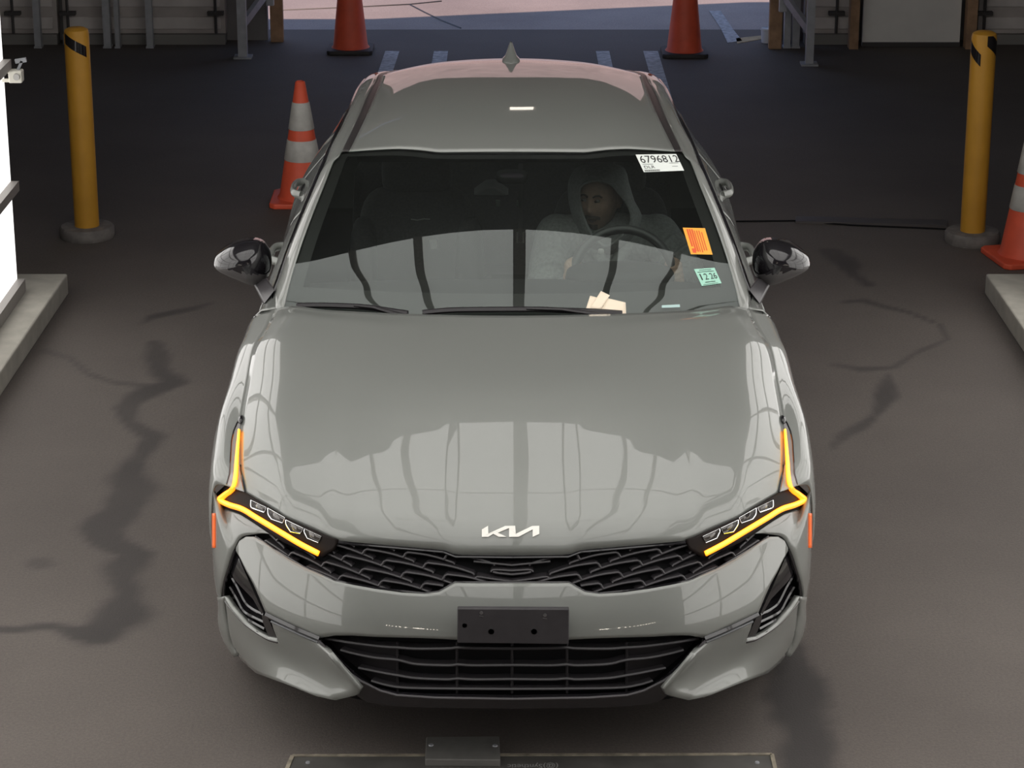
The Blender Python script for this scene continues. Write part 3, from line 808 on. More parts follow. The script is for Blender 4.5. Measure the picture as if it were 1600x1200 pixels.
for a in (0, PI, 1.5*PI): hub.bar(cw_ + Mst @ Vector((.05*math.cos(a), .05*math.sin(a), -.015)), cw_ + Mst @ Vector((.17*math.cos(a), .17*math.sin(a), 0)), .03, .016, up=Mst @ Vector((0,0,1)))
hub.build('wheel_hub', mat('wheel_leather'), ST)
MB().sell(pY(139,393,1.98), (.011,.008,.010), .6, .6, 12, 8).build('wheel_badge', mat('badge_grey', (.35,.33,.32), .5), ST)
pil = MB().grid(bulge_rows([p+Vector((-.035,.02,-.02)) for p in wsd[1:]], [p+Vector((-.03,.0,-.02)) for p in Pout[:8]], 20, 0, (0,0,1)))
pair('pillar_lining', pil, mat('lining_grey', (.10,.095,.10), .8), out=(-1,0,-1))
hd = MB().grid([[Vector((x*t, y, z)) for t in [i/10 for i in range(-10, 11)]] for x, y, z in [(.55,2.19,1.325),(.57,2.6,1.385),(.55,3.2,1.385),(.45,3.72,1.30)]])
hd.build('headliner', mat('lining_grey'), CAR, out=(0,0,-1))
MB().box(-.75,.75,1.6,3.9,.24,.30).build('cabin_floor', DARK, CAR)
MB().sell((-.0,2.02,1.315), (.055,.05,.02), .6, .6).build('mirror_housing', DARK, CAR)

# --- stickers on the windscreen
WHITEP = mat('label_white', (.80,.84,.80), .5, emit=(.80,.86,.82), estr=.0); INK = mat('label_ink', (.02,.02,.02), .6)
s1 = decal('auction_label', [(993,241.5),(1056.5,240.5),(1069,266.5),(1006,269)], wtree, mat('label_white'), CAR, .002,
      texts=[('6796812', .055, 1.0, .52, .93), ('DLR', .07, .33, .20, .36)],
      rects=[(.04+.017*i, .04+.017*i+(.008 if i % 3 else .012), .035, .13) for i in range(22)] + [(.06,.32,.43,.45), (.72,.95,.46,.48), (.76,.90,.27,.29)],
      ink=INK, label='white windscreen label printed 6796812 in large black figures')
s2 = decal('orange_notice', [(1066.8,355.7),(1101.5,356.5),(1113.5,397.8),(1079.5,397.2)], wtree, mat('notice_orange', (.95,.42,.05), .5, emit=(1,.42,.04), estr=.0), CAR, .002,
      rects=[(.14+.105*i, .14+.105*i+w, a, b) for i, (w, a, b) in enumerate([(.075,.30,.95),(.075,.12,.95),(.07,.10,.95),(.045,.10,.9),(.045,.08,.9),(.045,.15,.9),(.045,.15,.85)])] + [(.12,.28,.06,.22)],
      ink=mat('notice_red', (.75,.10,.03), .5), label='orange windscreen notice with red lines of small print')
s3 = decal('green_sticker', [(1084.2,420.5),(1116.5,418.3),(1127.5,442.5),(1096.5,446.8)], wtree, mat('sticker_green', (.36,.66,.53), .5), CAR, .002,
      texts=[('1', .14, .20, .33, .70), ('2', .33, .50, .33, .70), ('26', .60, .93, .33, .70)], rects=[(.22,.80,.90,.925), (.10,.90,.79,.82), (.25,.75,.16,.20), (.10,.85,.05,.07)],
      ink=INK, label='green windscreen sticker reading 1 2 26')
decal('number_plate_strip', [(1034,477),(1062,475.5),(1062.5,480),(1034,481)], wtree, mat('strip_teal', (.45,.62,.60), .5), CAR, .001)
for nm, c, off, lb in (('paper_slip', [(922,462),(934,465),(946,487),(914.5,485.5)], .0025, 'cream paper slip at the left of the pile under the wiper'),
                       ('paper_slip', [(948,465.5),(977.5,472.5),(978.5,492),(938,488)], .0045, 'cream paper slip at the right of the pile under the wiper, square corner out'),
                       ('paper_slip', [(939,454.5),(953,461.5),(938,484),(921,482.5)], .0065, 'narrow cream paper slip standing up highest in the middle of the pile under the wiper')):
    G = [[cast(wtree, *bil(c, i/5, j/5), off) for i in range(6)] for j in range(6)]
    o = MB().grid(G).build(nm, mat('paper_cream', (.88,.76,.60), .8), out=(0,-1,1), solid=.0006); tag(o, lb, 'paper', 'paper slips under the wiper')

# ------------------------------------------------------------------ the driver
def chain(b, P, R, n=14):
    Pc = crom(P, 4*len(P)); 
    Rc = [hermite(list(range(len(R))), R, (len(R)-1)*i/(len(Pc)-1)) for i in range(len(Pc))]
    b.tube(Pc, Rc, n); b.sell(P[0], (R[0],)*3, 1, 1, 12, 8); b.sell(P[-1], (R[-1],)*3, 1, 1, 12, 8); return b
HEAD = pY(135,309,2.44); HR = Matrix.Rotation(math.radians(-19), 3, 'Z') @ Matrix.Rotation(math.radians(4), 3, 'X')
def gb_(a, e, a0, e0, sa, se): return math.exp(-((a-a0)/sa)**2 - ((e-e0)/se)**2)
def head_pt(az, el, off=0.0):
    """az 0 = straight ahead, degrees"""
    x = math.sin(math.radians(az))*math.cos(math.radians(el)); y = -math.cos(math.radians(az))*math.cos(math.radians(el)); z = math.sin(math.radians(el))
    v = Vector((x*.076, y*.098, z*.120))
    if z < 0: v.x *= 1 - .30*(-z)**1.5; v.y *= 1 - .10*(-z)
    A = abs(az); r = 0
    r += .024*gb_(az, el, 0, -8, 8, 9) + .012*gb_(az, el, 0, 5, 7, 9)          # nose
    r += .007*gb_(A, el, 18, 19, 20, 6)                                        # brow
    r -= .009*gb_(A, el, 20, 8, 11, 7)                                         # sockets
    r += .006*gb_(A, el, 34, -10, 14, 12)                                      # cheekbones
    r += .007*gb_(az, el, 0, -25, 16, 3.5) - .007*gb_(az, el, 0, -30, 17, 2.2) + .007*gb_(az, el, 0, -34.5, 14, 3.5)  # lips
    r += .014*gb_(az, el, 0, -55, 22, 10)                                      # chin
    v += Vector((x, y, z*.3))*(r+off)
    return HEAD + HR @ v
PERSON = empty('person', (.375, 2.55, .5))
tag(PERSON, 'person in a grey hooded sweatshirt, hood up, with moustache, driving the sedan', 'person')
SKIN = mat('skin', (.36,.225,.165), .55, noise_amt=.12, noise_scale=60)
HOODM = mat('hoodie_grey', (.25,.25,.25), .9, noise_amt=.18, noise_scale=90, bump=.15)
Sh = {1: Vector((.535,2.45,.985)), -1: Vector((.165,2.45,.985))}
El = {1: Vector((.655,2.24,.86)), -1: Vector((.115,2.23,.80))}
Wr = {1: Vector((.565,2.035,.955)), -1: Vector((.235,2.035,.935))}
body = MB()
body.grid([[head_pt(360*k/64-180, -90+180*j/48) for k in range(64)] for j in range(49)], closed=True)
for s in (1, -1):
    e = HEAD + HR @ Vector((s*.078, .01, -.005)); body.sell(e, (.010,.020,.032), .8, .8, 12, 8, M=HR)
chain(body, [HEAD + Vector((0,.03,-.07)), Vector((.355,2.50,.98))], [.056, .062])
chain(body, [Vector((.365,2.56,.50)), Vector((.36,2.54,.68)), Vector((.355,2.50,.86)), Vector((.352,2.50,.95))], [.135, .13, .135, .10])
for s in (1, -1):
    chain(body, [Vector((.36+s*.07,2.50,.94)), Sh[s]], [.08,.062]); chain(body, [Sh[s], El[s]], [.055,.043]); chain(body, [El[s], Wr[s]], [.042,.028])
    ax = (Wr[s]-El[s]).normalized(); pc = Wr[s] + ax*.045
    wheel_t = min(ringp, key=lambda p: (p-pc-ax*.02).length); i0 = ringp.index(wheel_t)
    pc = wheel_t + Vector((0,.030,.012)); chain(body, [Wr[s], pc], [.028,.034])
    tan = (ringp[(i0+2) % 48] - ringp[(i0-2) % 48]).normalized(); fw = (wheel_t-pc).normalized(); nr = tan.cross(fw).normalized()
    for q, L in zip((-1.5,-.5,.5,1.5), (.9,1.0,.97,.8)):       # four fingers closing round the rim
        b0 = pc + tan*q*.019
        chain(body, [b0, wheel_t + tan*q*.019 + nr*.026*1 + fw*.004, wheel_t + tan*q*.019 + nr*.018 + fw*.024*L, wheel_t + tan*q*.018 - nr*.012 + fw*.027*L], [.0105,.0095,.0088,.0075], 8)
    chain(body, [pc - tan*.022*s, wheel_t - tan*.030*s - nr*.024, wheel_t - tan*.018*s - nr*.020 + fw*.020], [.012,.010,.008], 8)
    hip = Vector((.375+s*.09,2.55,.50)); kn = Vector((.375+s*.13,2.12,.60)); ft = Vector((.375+s*.12,1.78,.33))
    chain(body, [hip, kn], [.085,.06]); chain(body, [kn, ft], [.058,.042]); chain(body, [ft, ft+Vector((0,-.14,.03))], [.045,.035])
bo = body.build('body', SKIN, PERSON); bo.matrix_parent_inverse = Matrix.Translation(-Vector(PERSON.location))
rm = bo.modifiers.new('remesh', 'REMESH'); rm.mode = 'VOXEL'; rm.voxel_size = .0045; rm.use_smooth_shade = True
sm_ = bo.modifiers.new('smooth', 'SMOOTH'); sm_.iterations = 2; sm_.factor = .5
def worn(name, b, m, vox=None, **k):
    o = b.build(name, m, PERSON, **k); o.matrix_parent_inverse = Matrix.Translation(-Vector(PERSON.location))
    if vox:
        r = o.modifiers.new('remesh', 'REMESH'); r.mode = 'VOXEL'; r.voxel_size = vox; r.use_smooth_shade = True
        q = o.modifiers.new('smooth', 'SMOOTH'); q.iterations = 4; q.factor = .5
    return o
hd_ = MB()
chain(hd_, [Vector((.37,2.56,.46)), Vector((.36,2.535,.68)), Vector((.355,2.49,.86)), Vector((.352,2.49,.93))], [.165,.160,.165,.12])
for s in (1, -1):
    chain(hd_, [Vector((.355,2.49,.955)), Vector((.355+s*.09,2.47,.965)), Sh[s]], [.105,.095,.078])
    chain(hd_, [Sh[s], Sh[s].lerp(El[s], .5)+Vector((s*.012,0,-.01)), El[s]], [.080,.070,.062]); chain(hd_, [El[s], El[s].lerp(Wr[s], .5)+Vector((0,0,-.012)), Wr[s]], [.062,.055,.040])
    for k in range(3):                                      # sleeve folds
        c = Sh[s].lerp(El[s], .35+.22*k); d = (El[s]-Sh[s]).normalized(); u = d.orthogonal().normalized(); w = d.cross(u)
        hd_.tube([c + d*.012*math.sin(3*a+k) + (u*math.cos(a)+w*math.sin(a))*.069 for a in [2*PI*i/20 for i in range(21)]], .010, 6)
chain(hd_, [Vector((.30,2.40,.955)), Vector((.335,2.335,.90)), Vector((.36,2.345,.80))], [.022,.024,.018])
chain(hd_, [Vector((.43,2.40,.965)), Vector((.375,2.335,.90)), Vector((.365,2.345,.80))], [.022,.024,.018])
worn('hoodie', hd_, HOODM, .007)
rimp = [(905,303,2.36),(908,291,2.36),(919,284,2.35),(937,282,2.345),(955,288,2.345),(966,300,2.345),(978,316,2.35),(986,334,2.35),(984,352,2.345),(970,370,2.33),(946,385,2.315),(924,366,2.33),(914,345,2.35),(907,322,2.365)]
outp = [(887,303,2.45),(889,280,2.46),(903,262,2.46),(938,256.5,2.45),(974,262,2.45),(983,286,2.45),(991,313,2.46),(1002,334,2.46),(1003,356,2.44),(985,384,2.42),(946,404,2.40),(908,384,2.42),(898,356,2.44),(891,328,2.45)]
r0 = crom([pY(a-800,b,y) for a, b, y in rimp], 57, True)[:-1]; r1 = crom([pY(a-800,b,y) for a, b, y in outp], 57, True)[:-1]
hcn = sum(r1, Vector())/56
rows = [r0] + [[a.lerp(b, t) + Vector((0,0,.006*math.sin(PI*t))) + (a-HEAD).normalized()*.012*math.sin(PI*t) for a, b in zip(r0, r1)] for t in (.25,.5,.75)] + [r1]
rows += [[hcn + (p-hcn)*s + Vector((0,d,0)) for p in r1] for s, d in ((.97,.04),(.88,.085),(.70,.125),(.45,.15),(.2,.16),(.01,.162))]
worn('hood', MB().grid(rows, closed=True), HOODM, out=None, solid=.006, sharp=80)
rl = MB().tube(r0 + [r0[0]], .0055, 8); worn('hood_hem', rl, HOODM)
BEARD = mat('beard_brown', (.10,.075,.06), .9)
bd = MB()
bd.grid([[head_pt(az, el - .006*az*az, .0032) for az in range(-28, 29, 2)] for el in (-24.5,-22.5,-20,-17.5)])
bd.grid([[head_pt(az, el, .0022) for az in range(-20, 21, 4)] for el in (-62,-56,-50,-45,-41)])
worn('beard', bd, BEARD, out=(-.3,-1,0))
bw = MB()
for s in (-1, 1): bw.tube([head_pt(s*a, e, .003) for a, e in ((7,16),(14,19),(24,19),(31,15))], .0035, 6)
worn('eyebrow', bw, BEARD)
mo = MB().grid([[head_pt(az, el*(1) + (.012*az*az if el < -30 else -.012*az*az), .0014) for az in range(-15, 16, 3)] for el in (-33.5,-30.5,-27.5)]); worn('mouth', mo, mat('mouth_dark', (.06,.025,.022), .6), out=(0,-1,0))
for s in (-1, 1):
    ey = MB().sell(head_pt(s*20, 8, -.004), (.0115,.0115,.0085), 1, 1, 14, 10); worn('eye', ey, mat('eye_shaded', (.20,.17,.155), .4))  # eyeball colour darkened to stand for the shadow over the eyes
    iv = head_pt(s*20-6, 8, .006); ir = MB().sell(iv, (.0048,.0048,.0048), 1, 1, 12, 8); worn('iris', ir, mat('iris_dark', (.03,.02,.015), .2))

# ------------------------------------------------------------------ the place: floor
def seg_d(p, a, b):
    ab = (b[0]-a[0], b[1]-a[1]); L = ab[0]**2+ab[1]**2
    t = 0 if L == 0 else min(1, max(0, ((p[0]-a[0])*ab[0]+(p[1]-a[1])*ab[1])/L))
    return math.hypot(p[0]-a[0]-ab[0]*t, p[1]-a[1]-ab[1]*t), t
def gp(px, py): v = pZ(px-800, py, 0); return (v.x, v.y)
# wet streaks, oil marks and one plain dark streak: chains of (pixel x, pixel y, half width in metres, darkness)
STAINS = [
 [(330,474,.02,.5),(303,482,.03,.7),(240,495,.035,.8),(222,506,.03,.5)],
 [(242,535,.03,.6),(246,560,.05,.7),(252,585,.07,.8),(272,598,.07,.85),(250,606,.07,.85),(215,620,.07,.8),(196,637,.05,.7),(200,660,.05,.7),(240,684,.06,.8),(226,705,.07,.8),(205,735,.09,.85),(210,770,.10,.75),(190,800,.08,.8),(160,826,.07,.8),(172,850,.05,.8),(220,866,.05,.85),(190,890,.10,.8),(195,930,.11,.85),(185,970,.12,.9),(160,992,.09,.95),(120,988,.06,.9),(82,978,.04,.85),(30,984,.035,.85),(-30,986,.04,.8)],
 [(70,548,.02,.4),(110,560,.02,.45),(140,585,.02,.5),(180,598,.02,.5),(230,602,.03,.6)],
 [(1300,395,.06,.6),(1322,412,.06,.8),(1335,430,.05,.75),(1358,445,.04,.8)],
 [(1315,472,.03,.7),(1350,470,.04,.8),(1375,478,.03,.7),(1420,488,.02,.6),(1470,508,.015,.55),(1480,530,.015,.5),(1430,552,.02,.55),(1395,575,.025,.6),(1345,577,.05,.75),(1305,570,.03,.5)],
 [(1390,585,.02,.6),(1384,610,.05,.8),(1376,640,.04,.8),(1350,665,.03,.75),(1318,680,.03,.6),(1300,700,.02,.5)],
 [(1228,1005,.06,1),(1242,1060,.085,1),(1248,1110,.095,1),(1252,1160,.10,1),(1258,1215,.11,1)],  # dark streak running forward from the right bumper corner
 [(60,880,.04,.5),(62,882,.04,.5)],
]
SG = [[(gp(a, b), r, d) for a, b, r, d in s] for s in STAINS]
SG_box = [(min(q[0][0] for q in s)-.4, max(q[0][0] for q in s)+.4, min(q[0][1] for q in s)-.4, max(q[0][1] for q in s)+.4) for s in SG]
def stain(x, y):
    v = 0
    for s, (x0, x1, y0, y1) in zip(SG, SG_box):
        if not (x0 < x < x1 and y0 < y < y1): continue
        w = .06*noise.noise((x*3.1, y*3.1, .3)) + .03*noise.noise((x*9, y*9, 1.7)) + .012*noise.noise((x*26, y*26, 4))
        for (a, ra, da), (b, rb, db) in zip(s, s[1:]):
            d, t = seg_d((x, y), a, b); r = ra+(rb-ra)*t
            v = max(v, (da+(db-da)*t)*(1 - sstep(r*.45, r*1.25, d + w*min(1, r*12))))
    return v
def lines(segs):
    out = []
    for a, b, st in segs:
        n = max(1, round((b-a)/st)); out += [a+(b-a)*i/n for i in range(n)]
    return out + [segs[-1][1]]
XS = lines([(-9,-3.4,.8),(-3.4,3.4,.028),(3.4,9,.8)]); YS = lines([(-14,-.4,.8),(-.4,6.4,.028),(6.4,11.4,.2)])
fv = [(x, y, 0) for y in YS for x in XS]; nx = len(XS)
fme = bpy.data.meshes.new('floor'); fme.from_pydata(fv, [], [(j*nx+i, j*nx+i+1, (j+1)*nx+i+1, (j+1)*nx+i) for j in range(len(YS)-1) for i in range(nx-1)])
at_ = fme.attributes.new('stain', 'FLOAT', 'POINT'); at_.data.foreach_set('value', [stain(x, y) for x, y, _ in fv])
floor = bpy.data.objects.new('floor', fme); COL.objects.link(floor); tag(floor, kind='structure')
def asphalt(name, c0, c1, dark, wet):
    m = bpy.data.materials.new(name); m.use_nodes = True; nt = m.node_tree; b = nt.nodes['Principled BSDF']; L = nt.links.new
    tc = nt.nodes.new('ShaderNodeTexCoord')
    def nz(sc, det, ro=.6):
        n = nt.nodes.new('ShaderNodeTexNoise'); n.inputs['Scale'].default_value = sc; n.inputs['Detail'].default_value = det; n.inputs['Roughness'].default_value = ro
        L(tc.outputs['Object'], n.inputs['Vector']); return n
    def ramp(fac, p0, p1, a, bb):
        r = nt.nodes.new('ShaderNodeValToRGB'); r.color_ramp.elements[0].position = p0; r.color_ramp.elements[1].position = p1
        r.color_ramp.elements[0].color = (*a, 1); r.color_ramp.elements[1].color = (*bb, 1); L(fac, r.inputs['Fac']); return r
    big = ramp(nz(.7, 5).outputs['Fac'], .3, .72, c0, c1)
    fine = ramp(nz(95, 4, .75).outputs['Fac'], .25, .75, (.72,.72,.72), (1.22,1.2,1.18))
    mul = nt.nodes.new('ShaderNodeMixRGB'); mul.blend_type = 'MULTIPLY'; mul.inputs[0].default_value = 1
    L(big.outputs[0], mul.inputs[1]); L(fine.outputs[0], mul.inputs[2])
    a = nt.nodes.new('ShaderNodeAttribute'); a.attribute_name = 'stain'
    mx = nt.nodes.new('ShaderNodeMixRGB'); mx.inputs[2].default_value = (*dark, 1)
    sc = nt.nodes.new('ShaderNodeMath'); sc.operation = 'MULTIPLY'; sc.inputs[1].default_value = .9
    L(a.outputs['Fac'], sc.inputs[0]); L(sc.outputs[0], mx.inputs[0]); L(mul.outputs[0], mx.inputs[1]); L(mx.outputs[0], b.inputs['Base Color'])
    b.inputs['Roughness'].default_value = wet
    bp = nt.nodes.new('ShaderNodeBump'); bp.inputs['Strength'].default_value = .25; bp.inputs['Distance'].default_value = .006
    L(nz(160, 3).outputs['Fac'], bp.inputs['Height']); L(bp.outputs['Normal'], b.inputs['Normal'])
    return m
fme.materials.append(asphalt('floor_asphalt', (.089,.076,.069), (.127,.110,.099), (.032,.028,.027), .8))
yard = MB(); yard.box(-40, 40, 11.4, 60, -.30, -.002)
struct('ground', yard, asphalt('yard_concrete', (.30,.26,.25), (.46,.40,.38), (.1,.1,.1), .9), smooth=False)
struct('ground_reflection_slope', MB().prism([(-40,24,-.1),(40,24,-.1),(40,46,10),(-40,46,10)], (0,.5,-.2)), mat('slope_reflection_tint', (.50,.37,.31), .9, noise_amt=.3, noise_scale=2), smooth=False, recalc=True)  # unseen slope added to turn the car roof's reflection pinkish brown
MARK = mat('road_paint', (.42,.42,.44), .8, noise_amt=.35, noise_scale=25)
def mark(pts, m=MARK, h=.003):
    P = [pZ(a-800, b, h*.5) for a, b in pts]; b = MB().prism([p - Vector((0,0,h*.5)) for p in P], (0,0,h))
    return struct('floor_marking', b, m, recalc=True, smooth=False)
for q in ([(602,80),(624,80),(606,135),(583,135)], [(678,80),(700,80),(693,135),(668,135)], [(931,80),(952,80),(964,135),(942,135)], [(1005,80),(1028,80),(1052,160),(1028,160)]): mark(q)
mark([(1108,17),(1126,17),(1147,48),(1160,64),(1137,67),(1126,44)]); mark([(1150,60),(1196,55),(1196,60),(1152,68)], mat('ochre_paint', (.45,.33,.18), .8, noise_amt=.3))
# cracks in the yard slab, joint and steel edging strip in the floor
cr = MB()
for pts in ([(440,16),(560,11),(640,7),(690,2)], [(640,7),(665,20),(690,32),(720,44)]):
    cr.tube([pZ(a-800, b, .0) for a, b in pts], .006, 4)
struct('ground_crack', cr, TRIMB)
sj = MB().tube([pZ(a-800, b, .002) for a, b in [(1150,346),(1240,345),(1330,352),(1478,358)]], .012, 4, .4)
struct('floor_joint', sj, DARK)
struct('floor_strip', MB().prism([pZ(a-800, b, .0) for a, b in [(1243,341),(1480,347),(1480,355),(1243,349)]], (0,0,.012)), mat('edging_steel', (.10,.09,.09), .5, .5), recalc=True, smooth=False)

# ------------------------------------------------------------------ the photo booth: glowing fabric walls and ceiling on a frame, kerbs below
FABW = mat('glowing_fabric', (.8,.8,.78), .8, emit=(1.0,.975,.95), estr=WALL_GLOW)
FABC = mat('glowing_ceiling', (.8,.8,.78), .8, emit=(1.0,.98,.955), estr=CEIL_GLOW)
ALU = mat('frame_aluminium', (.33,.31,.29), .5, .2)
KERB = mat('kerb_concrete', (.42,.40,.35), .85, noise_amt=.12, noise_scale=12, bump=.1)
YA, YB = -5.6, 4.66
def wallx(side, y): return (-2.275 - .020*(4.66-y)) if side < 0 else (2.42 + .016*(4.66-y))
for side, nm in ((-1, 'left'), (1, 'right')):
    YW = -1.9; xa, xb = wallx(side, YW), wallx(side, YB); o = side*.05
    struct('wall_'+nm, MB().prism([(xa,YW,.16),(xb,YB,.16),(xb+o,YB,.16),(xa+o,YW,.16)], (0,0,2.55)), FABW, smooth=False, recalc=True)
    t = MB()
    for z in (.13, .60, 1.16, 1.72, 2.28, 2.74): t.bar((xa - side*.012,YW,z), (xb - side*.012,YB+.0,z), .05, .045 if z > .2 else .06)
    for k in range(6):
        y = YB - k*(YB-YW)/5; x = wallx(side, y)
        if k: t.bar((x-side*.012,y,.10), (x-side*.012,y,2.75), .045, .045, up=(0,1,0))
    struct('trim_'+nm, t, ALU, smooth=False)
    kx = lambda y: (-2.094 - .029*(4.94-y)) if side < 0 else (2.232 + .018*(4.95-y))
    ye = 4.945
    struct('kerb_'+nm, MB().prism([(kx(YA),YA,0),(kx(ye),ye,0),(kx(ye)+side*.50,ye,0),(kx(YA)+side*.50,YA,0)], (0,0,.10)), KERB, recalc=True, bevel=.008, smooth=False)
ZC = 3.62
cend = lambda x: CEIL_END - .11*x*x  # end curved to bow its mirrored edge on the windscreen
cb = MB().prism([(-2.55,YA,ZC),(2.6,YA,ZC)] + [(x, cend(x), ZC) for x in [2.6 - 5.15*i/24 for i in range(25)]], (0,0,.05))
struct('ceiling_fabric', cb, FABC, smooth=False, recalc=True)
t = MB()
BARM = mat('booth_frame_dark', (.42,.40,.38), .6)
for x, w in ((.05,.085),(-.64,.06),(.70,.05),(-1.10,.05),(1.14,.05)): t.box(x-w/2, x+w/2, YA, cend(x), ZC-.03, ZC-.001)
for y in (1.2, -.4, -2.4): t.box(-2.5, 2.55, y-.02, y+.02, ZC-.03, ZC-.002)
for side in (-1, 1): t.box(side*2.45-.04, side*2.45+.04, YA, cend(2.45), ZC-.05, ZC-.001)
for side in (-1, 1):
    for y in (cend(2.45)-.04, -.6, YW+.04):
        x = wallx(side, y); t.bar((x+side*.03, y, 2.72), (side*2.46, y, ZC-.02), .05, .05, up=(0,1,0))
struct('trim_ceiling', t, BARM, smooth=False)

# ------------------------------------------------------------------ the hall around it
HALL = mat('hall_cladding', (.19,.18,.18), .8, noise_amt=.12, noise_scale=3)
struct('wall_hall_left', MB().box(-8.6,-8.5,-14,11.2,0,4.8), HALL, smooth=False)
struct('wall_hall_right', MB().box(8.5,8.6,-14,11.2,0,4.8), HALL, smooth=False)
struct('wall_front', MB().box(-8.6,8.6,-14.1,-14,0,4.8), HALL, smooth=False)
roofp = [(-8.6,-14.1),(8.6,-14.1),(8.6,11.9),(1.75,11.75),(-1.7,10.92),(-8.6,10.92)]  # rear edge skewed so that its shadow line slants across the yard
struct('ceiling', MB().prism([(x,y,4.7) for x, y in roofp], (0,0,.12)), mat('hall_ceiling', (.22,.22,.215), .85), smooth=False, recalc=True)
bw_ = MB(); bw_.box(-8.6,-1.70,11.02,11.10,0,4.7); bw_.box(1.86,8.6,11.02,11.10,0,4.7); bw_.box(-1.70,1.86,11.02,11.10,2.9,4.7)
struct('wall_back', bw_, HALL, smooth=False)
WOOD = mat('weathered_board', (.36,.22,.13), .75, noise_amt=.25, noise_scale=14)
def tagged(o, label, cat, group=None): return tag(o, label, cat, group)
for a0, a1, py, lb in ((423,443,66,'brown timber board standing at the left edge of the yard opening'), (1201,1221,77,'brown timber board standing at the right edge of the yard opening')):
    p, q = pZ(a0-800, py, 0), pZ(a1-800, py, 0)
    tagged(MB().box(p.x, q.x, p.y, p.y+.06, 0, 2.9).build('timber_board', WOOD, None, smooth=False, bevel=.004), lb, 'board')
# containers whose doors make up the back wall
CONT = mat('container_paint', (.42,.38,.36), .6, noise_amt=.15, noise_scale=5)
ROD = mat('rod_dark', (.05,.045,.045), .5)
def container(x0, x1, y, rods, label, ribs):
    c = empty('shipping_container', ((x0+x1)/2, y, 0)); tag(c, label, 'container', None)
    def B(b, n, m, **k):
        r = b.build(n, m, c, smooth=False, split=n in ('sill_rail', 'rod_bracket'), **k)
        for o in (r if isinstance(r, list) else [r]): o.matrix_parent_inverse = Matrix.Translation((-(x0+x1)/2, -y, 0))
        return r
    bd = MB().box(x0, x1, y+.05, y+.155, .06, 2.6); B(bd, 'body', CONT)
    b = MB()
    for k in range(16):
        z = .10 + k*.155; b.box(x0+.03, x1-.03, y+.035, y+.052, z, z+.085)
    B(b, 'door_panel', mat('container_panel', (.56,.52,.50), .6, noise_amt=.12, noise_scale=6), bevel=.006)
    B(MB().box(x0, x1, y, y+.10, .0, .07).box(x0, x1, y, y+.1, 2.55, 2.62), 'sill_rail', mat('container_rail', (.20,.19,.18), .6))
    for px in rods:
        x = pY(px-800, 30, y).x
        rr = B(MB().tube([(x,y-.005,.08),(x,y-.005,2.5)], .010, 8), 'lock_rod', ROD)
        B(MB().box(x-.055, x+.055, y-.02, y+.034, .205, .230), 'rod_bracket', ROD)
    return c
container(-3.10, -1.98, 10.86, (106, 337), 'grey shipping container with lock rods closing the hall left of the opening', 1)
container(-4.40, -3.14, 10.86, (20,), 'grey shipping container at the far left end of the back wall, behind the glowing wall', 1)
container(2.02, 2.36, 10.86, (1307,), 'narrow container end with one lock rod between steel frame and white roller door', 1)
container(3.22, 4.30, 10.86, (1538,), 'container with a rod behind the right-hand yellow bollard', 1)
# roller door with timber jambs
rd = MB().box(2.41, 3.08, 10.80, 10.84, .0, 2.5)
dd = struct('door_1', rd, mat('roller_door', (.74,.72,.69), .6, noise_amt=.06, noise_scale=4), smooth=False)
db = MB().box(2.41, 3.08, 10.785, 10.80, .0, .03); struct('door_bottom_bar', db, ROD, smooth=False)
jb = MB()
for a0, a1 in ((1328,1342),(1510,1526)):
    p, q = pY(a0-800, 78, 10.66), pY(a1-800, 78, 10.66); jb.box(p.x, q.x, 10.70, 10.80, 0, 2.55)
struct('trim_1', jb, WOOD, smooth=False)
STEEL = mat('galvanised_steel', (.40,.41,.44), .45, .4, noise_amt=.1)
for px0, px1, lb in ((54,64,'grey steel post by the container, left of the left yellow bollard'), (162,173,'thick grey steel post just right of the left yellow bollard'), (180,187,'thin grey steel post next to the thick one'), (229,239,'grey steel post in the middle of the left container wall'),
                     (1225,1235,'wider grey steel post beside the right timber board'), (1238,1249,'grey steel post behind the right leaning leg')):
    p, q = pY(px0-800, 68, 10.74), pY(px1-800, 68, 10.74)
    y0 = 10.74
    po = MB().box(p.x, q.x, y0, y0+.06, 0, 2.9); po.box(p.x-.005, q.x+.005, y0-.01, y0+.07, 0, .012)
    tagged(po.build('steel_post', STEEL, None, smooth=False), lb, 'post', 'steel posts along the back wall')
def aframe(x0, x1, y, xb, label):
    e = empty('support_stand', ((x0+x1)/2, y, 0)); tag(e, label, 'stand')
    def B(b, n):
        o = b.build(n, STEEL, e, smooth=False); o.matrix_parent_inverse = Matrix.Translation((-(x0+x1)/2, -y, 0)); return o
    B(MB().box(x0, x1, y-.03, y+.03, .012, 2.9), 'upright'); B(MB().box(x0-.03, x1+.03, y-.06, y+.06, 0, .012), 'foot_plate')
    s = 1 if xb > x1 else -1
    B(MB().bar(((x0+x1)/2, y+.02, .22), (xb, y+.30, .42), .035, .05), 'brace'); B(MB().bar(((x0+x1)/2, y+.03, .75), (xb, y+.30, 1.25), .035, .05), 'brace')
    B(MB().bar((xb, y+.30, .30), (xb, y+.30, 2.9), .05, .05, up=(0,1,0)), 'rear_upright')
p, q = pZ(373-800, 90, 0), pZ(387-800, 90, 0); aframe(p.x, q.x, p.y, q.x+.135, 'braced grey steel frame leg standing forward of the left container')
p, q = pZ(1258-800, 101, 0), pZ(1270-800, 101, 0); aframe(p.x, q.x, p.y, p.x-.13, 'braced grey steel frame leg standing forward at the right of the opening')
bk = empty('bucket', tuple(pZ(401, 66, 0))); tag(bk, 'small pale bucket on the ground by the right timber board', 'bucket')
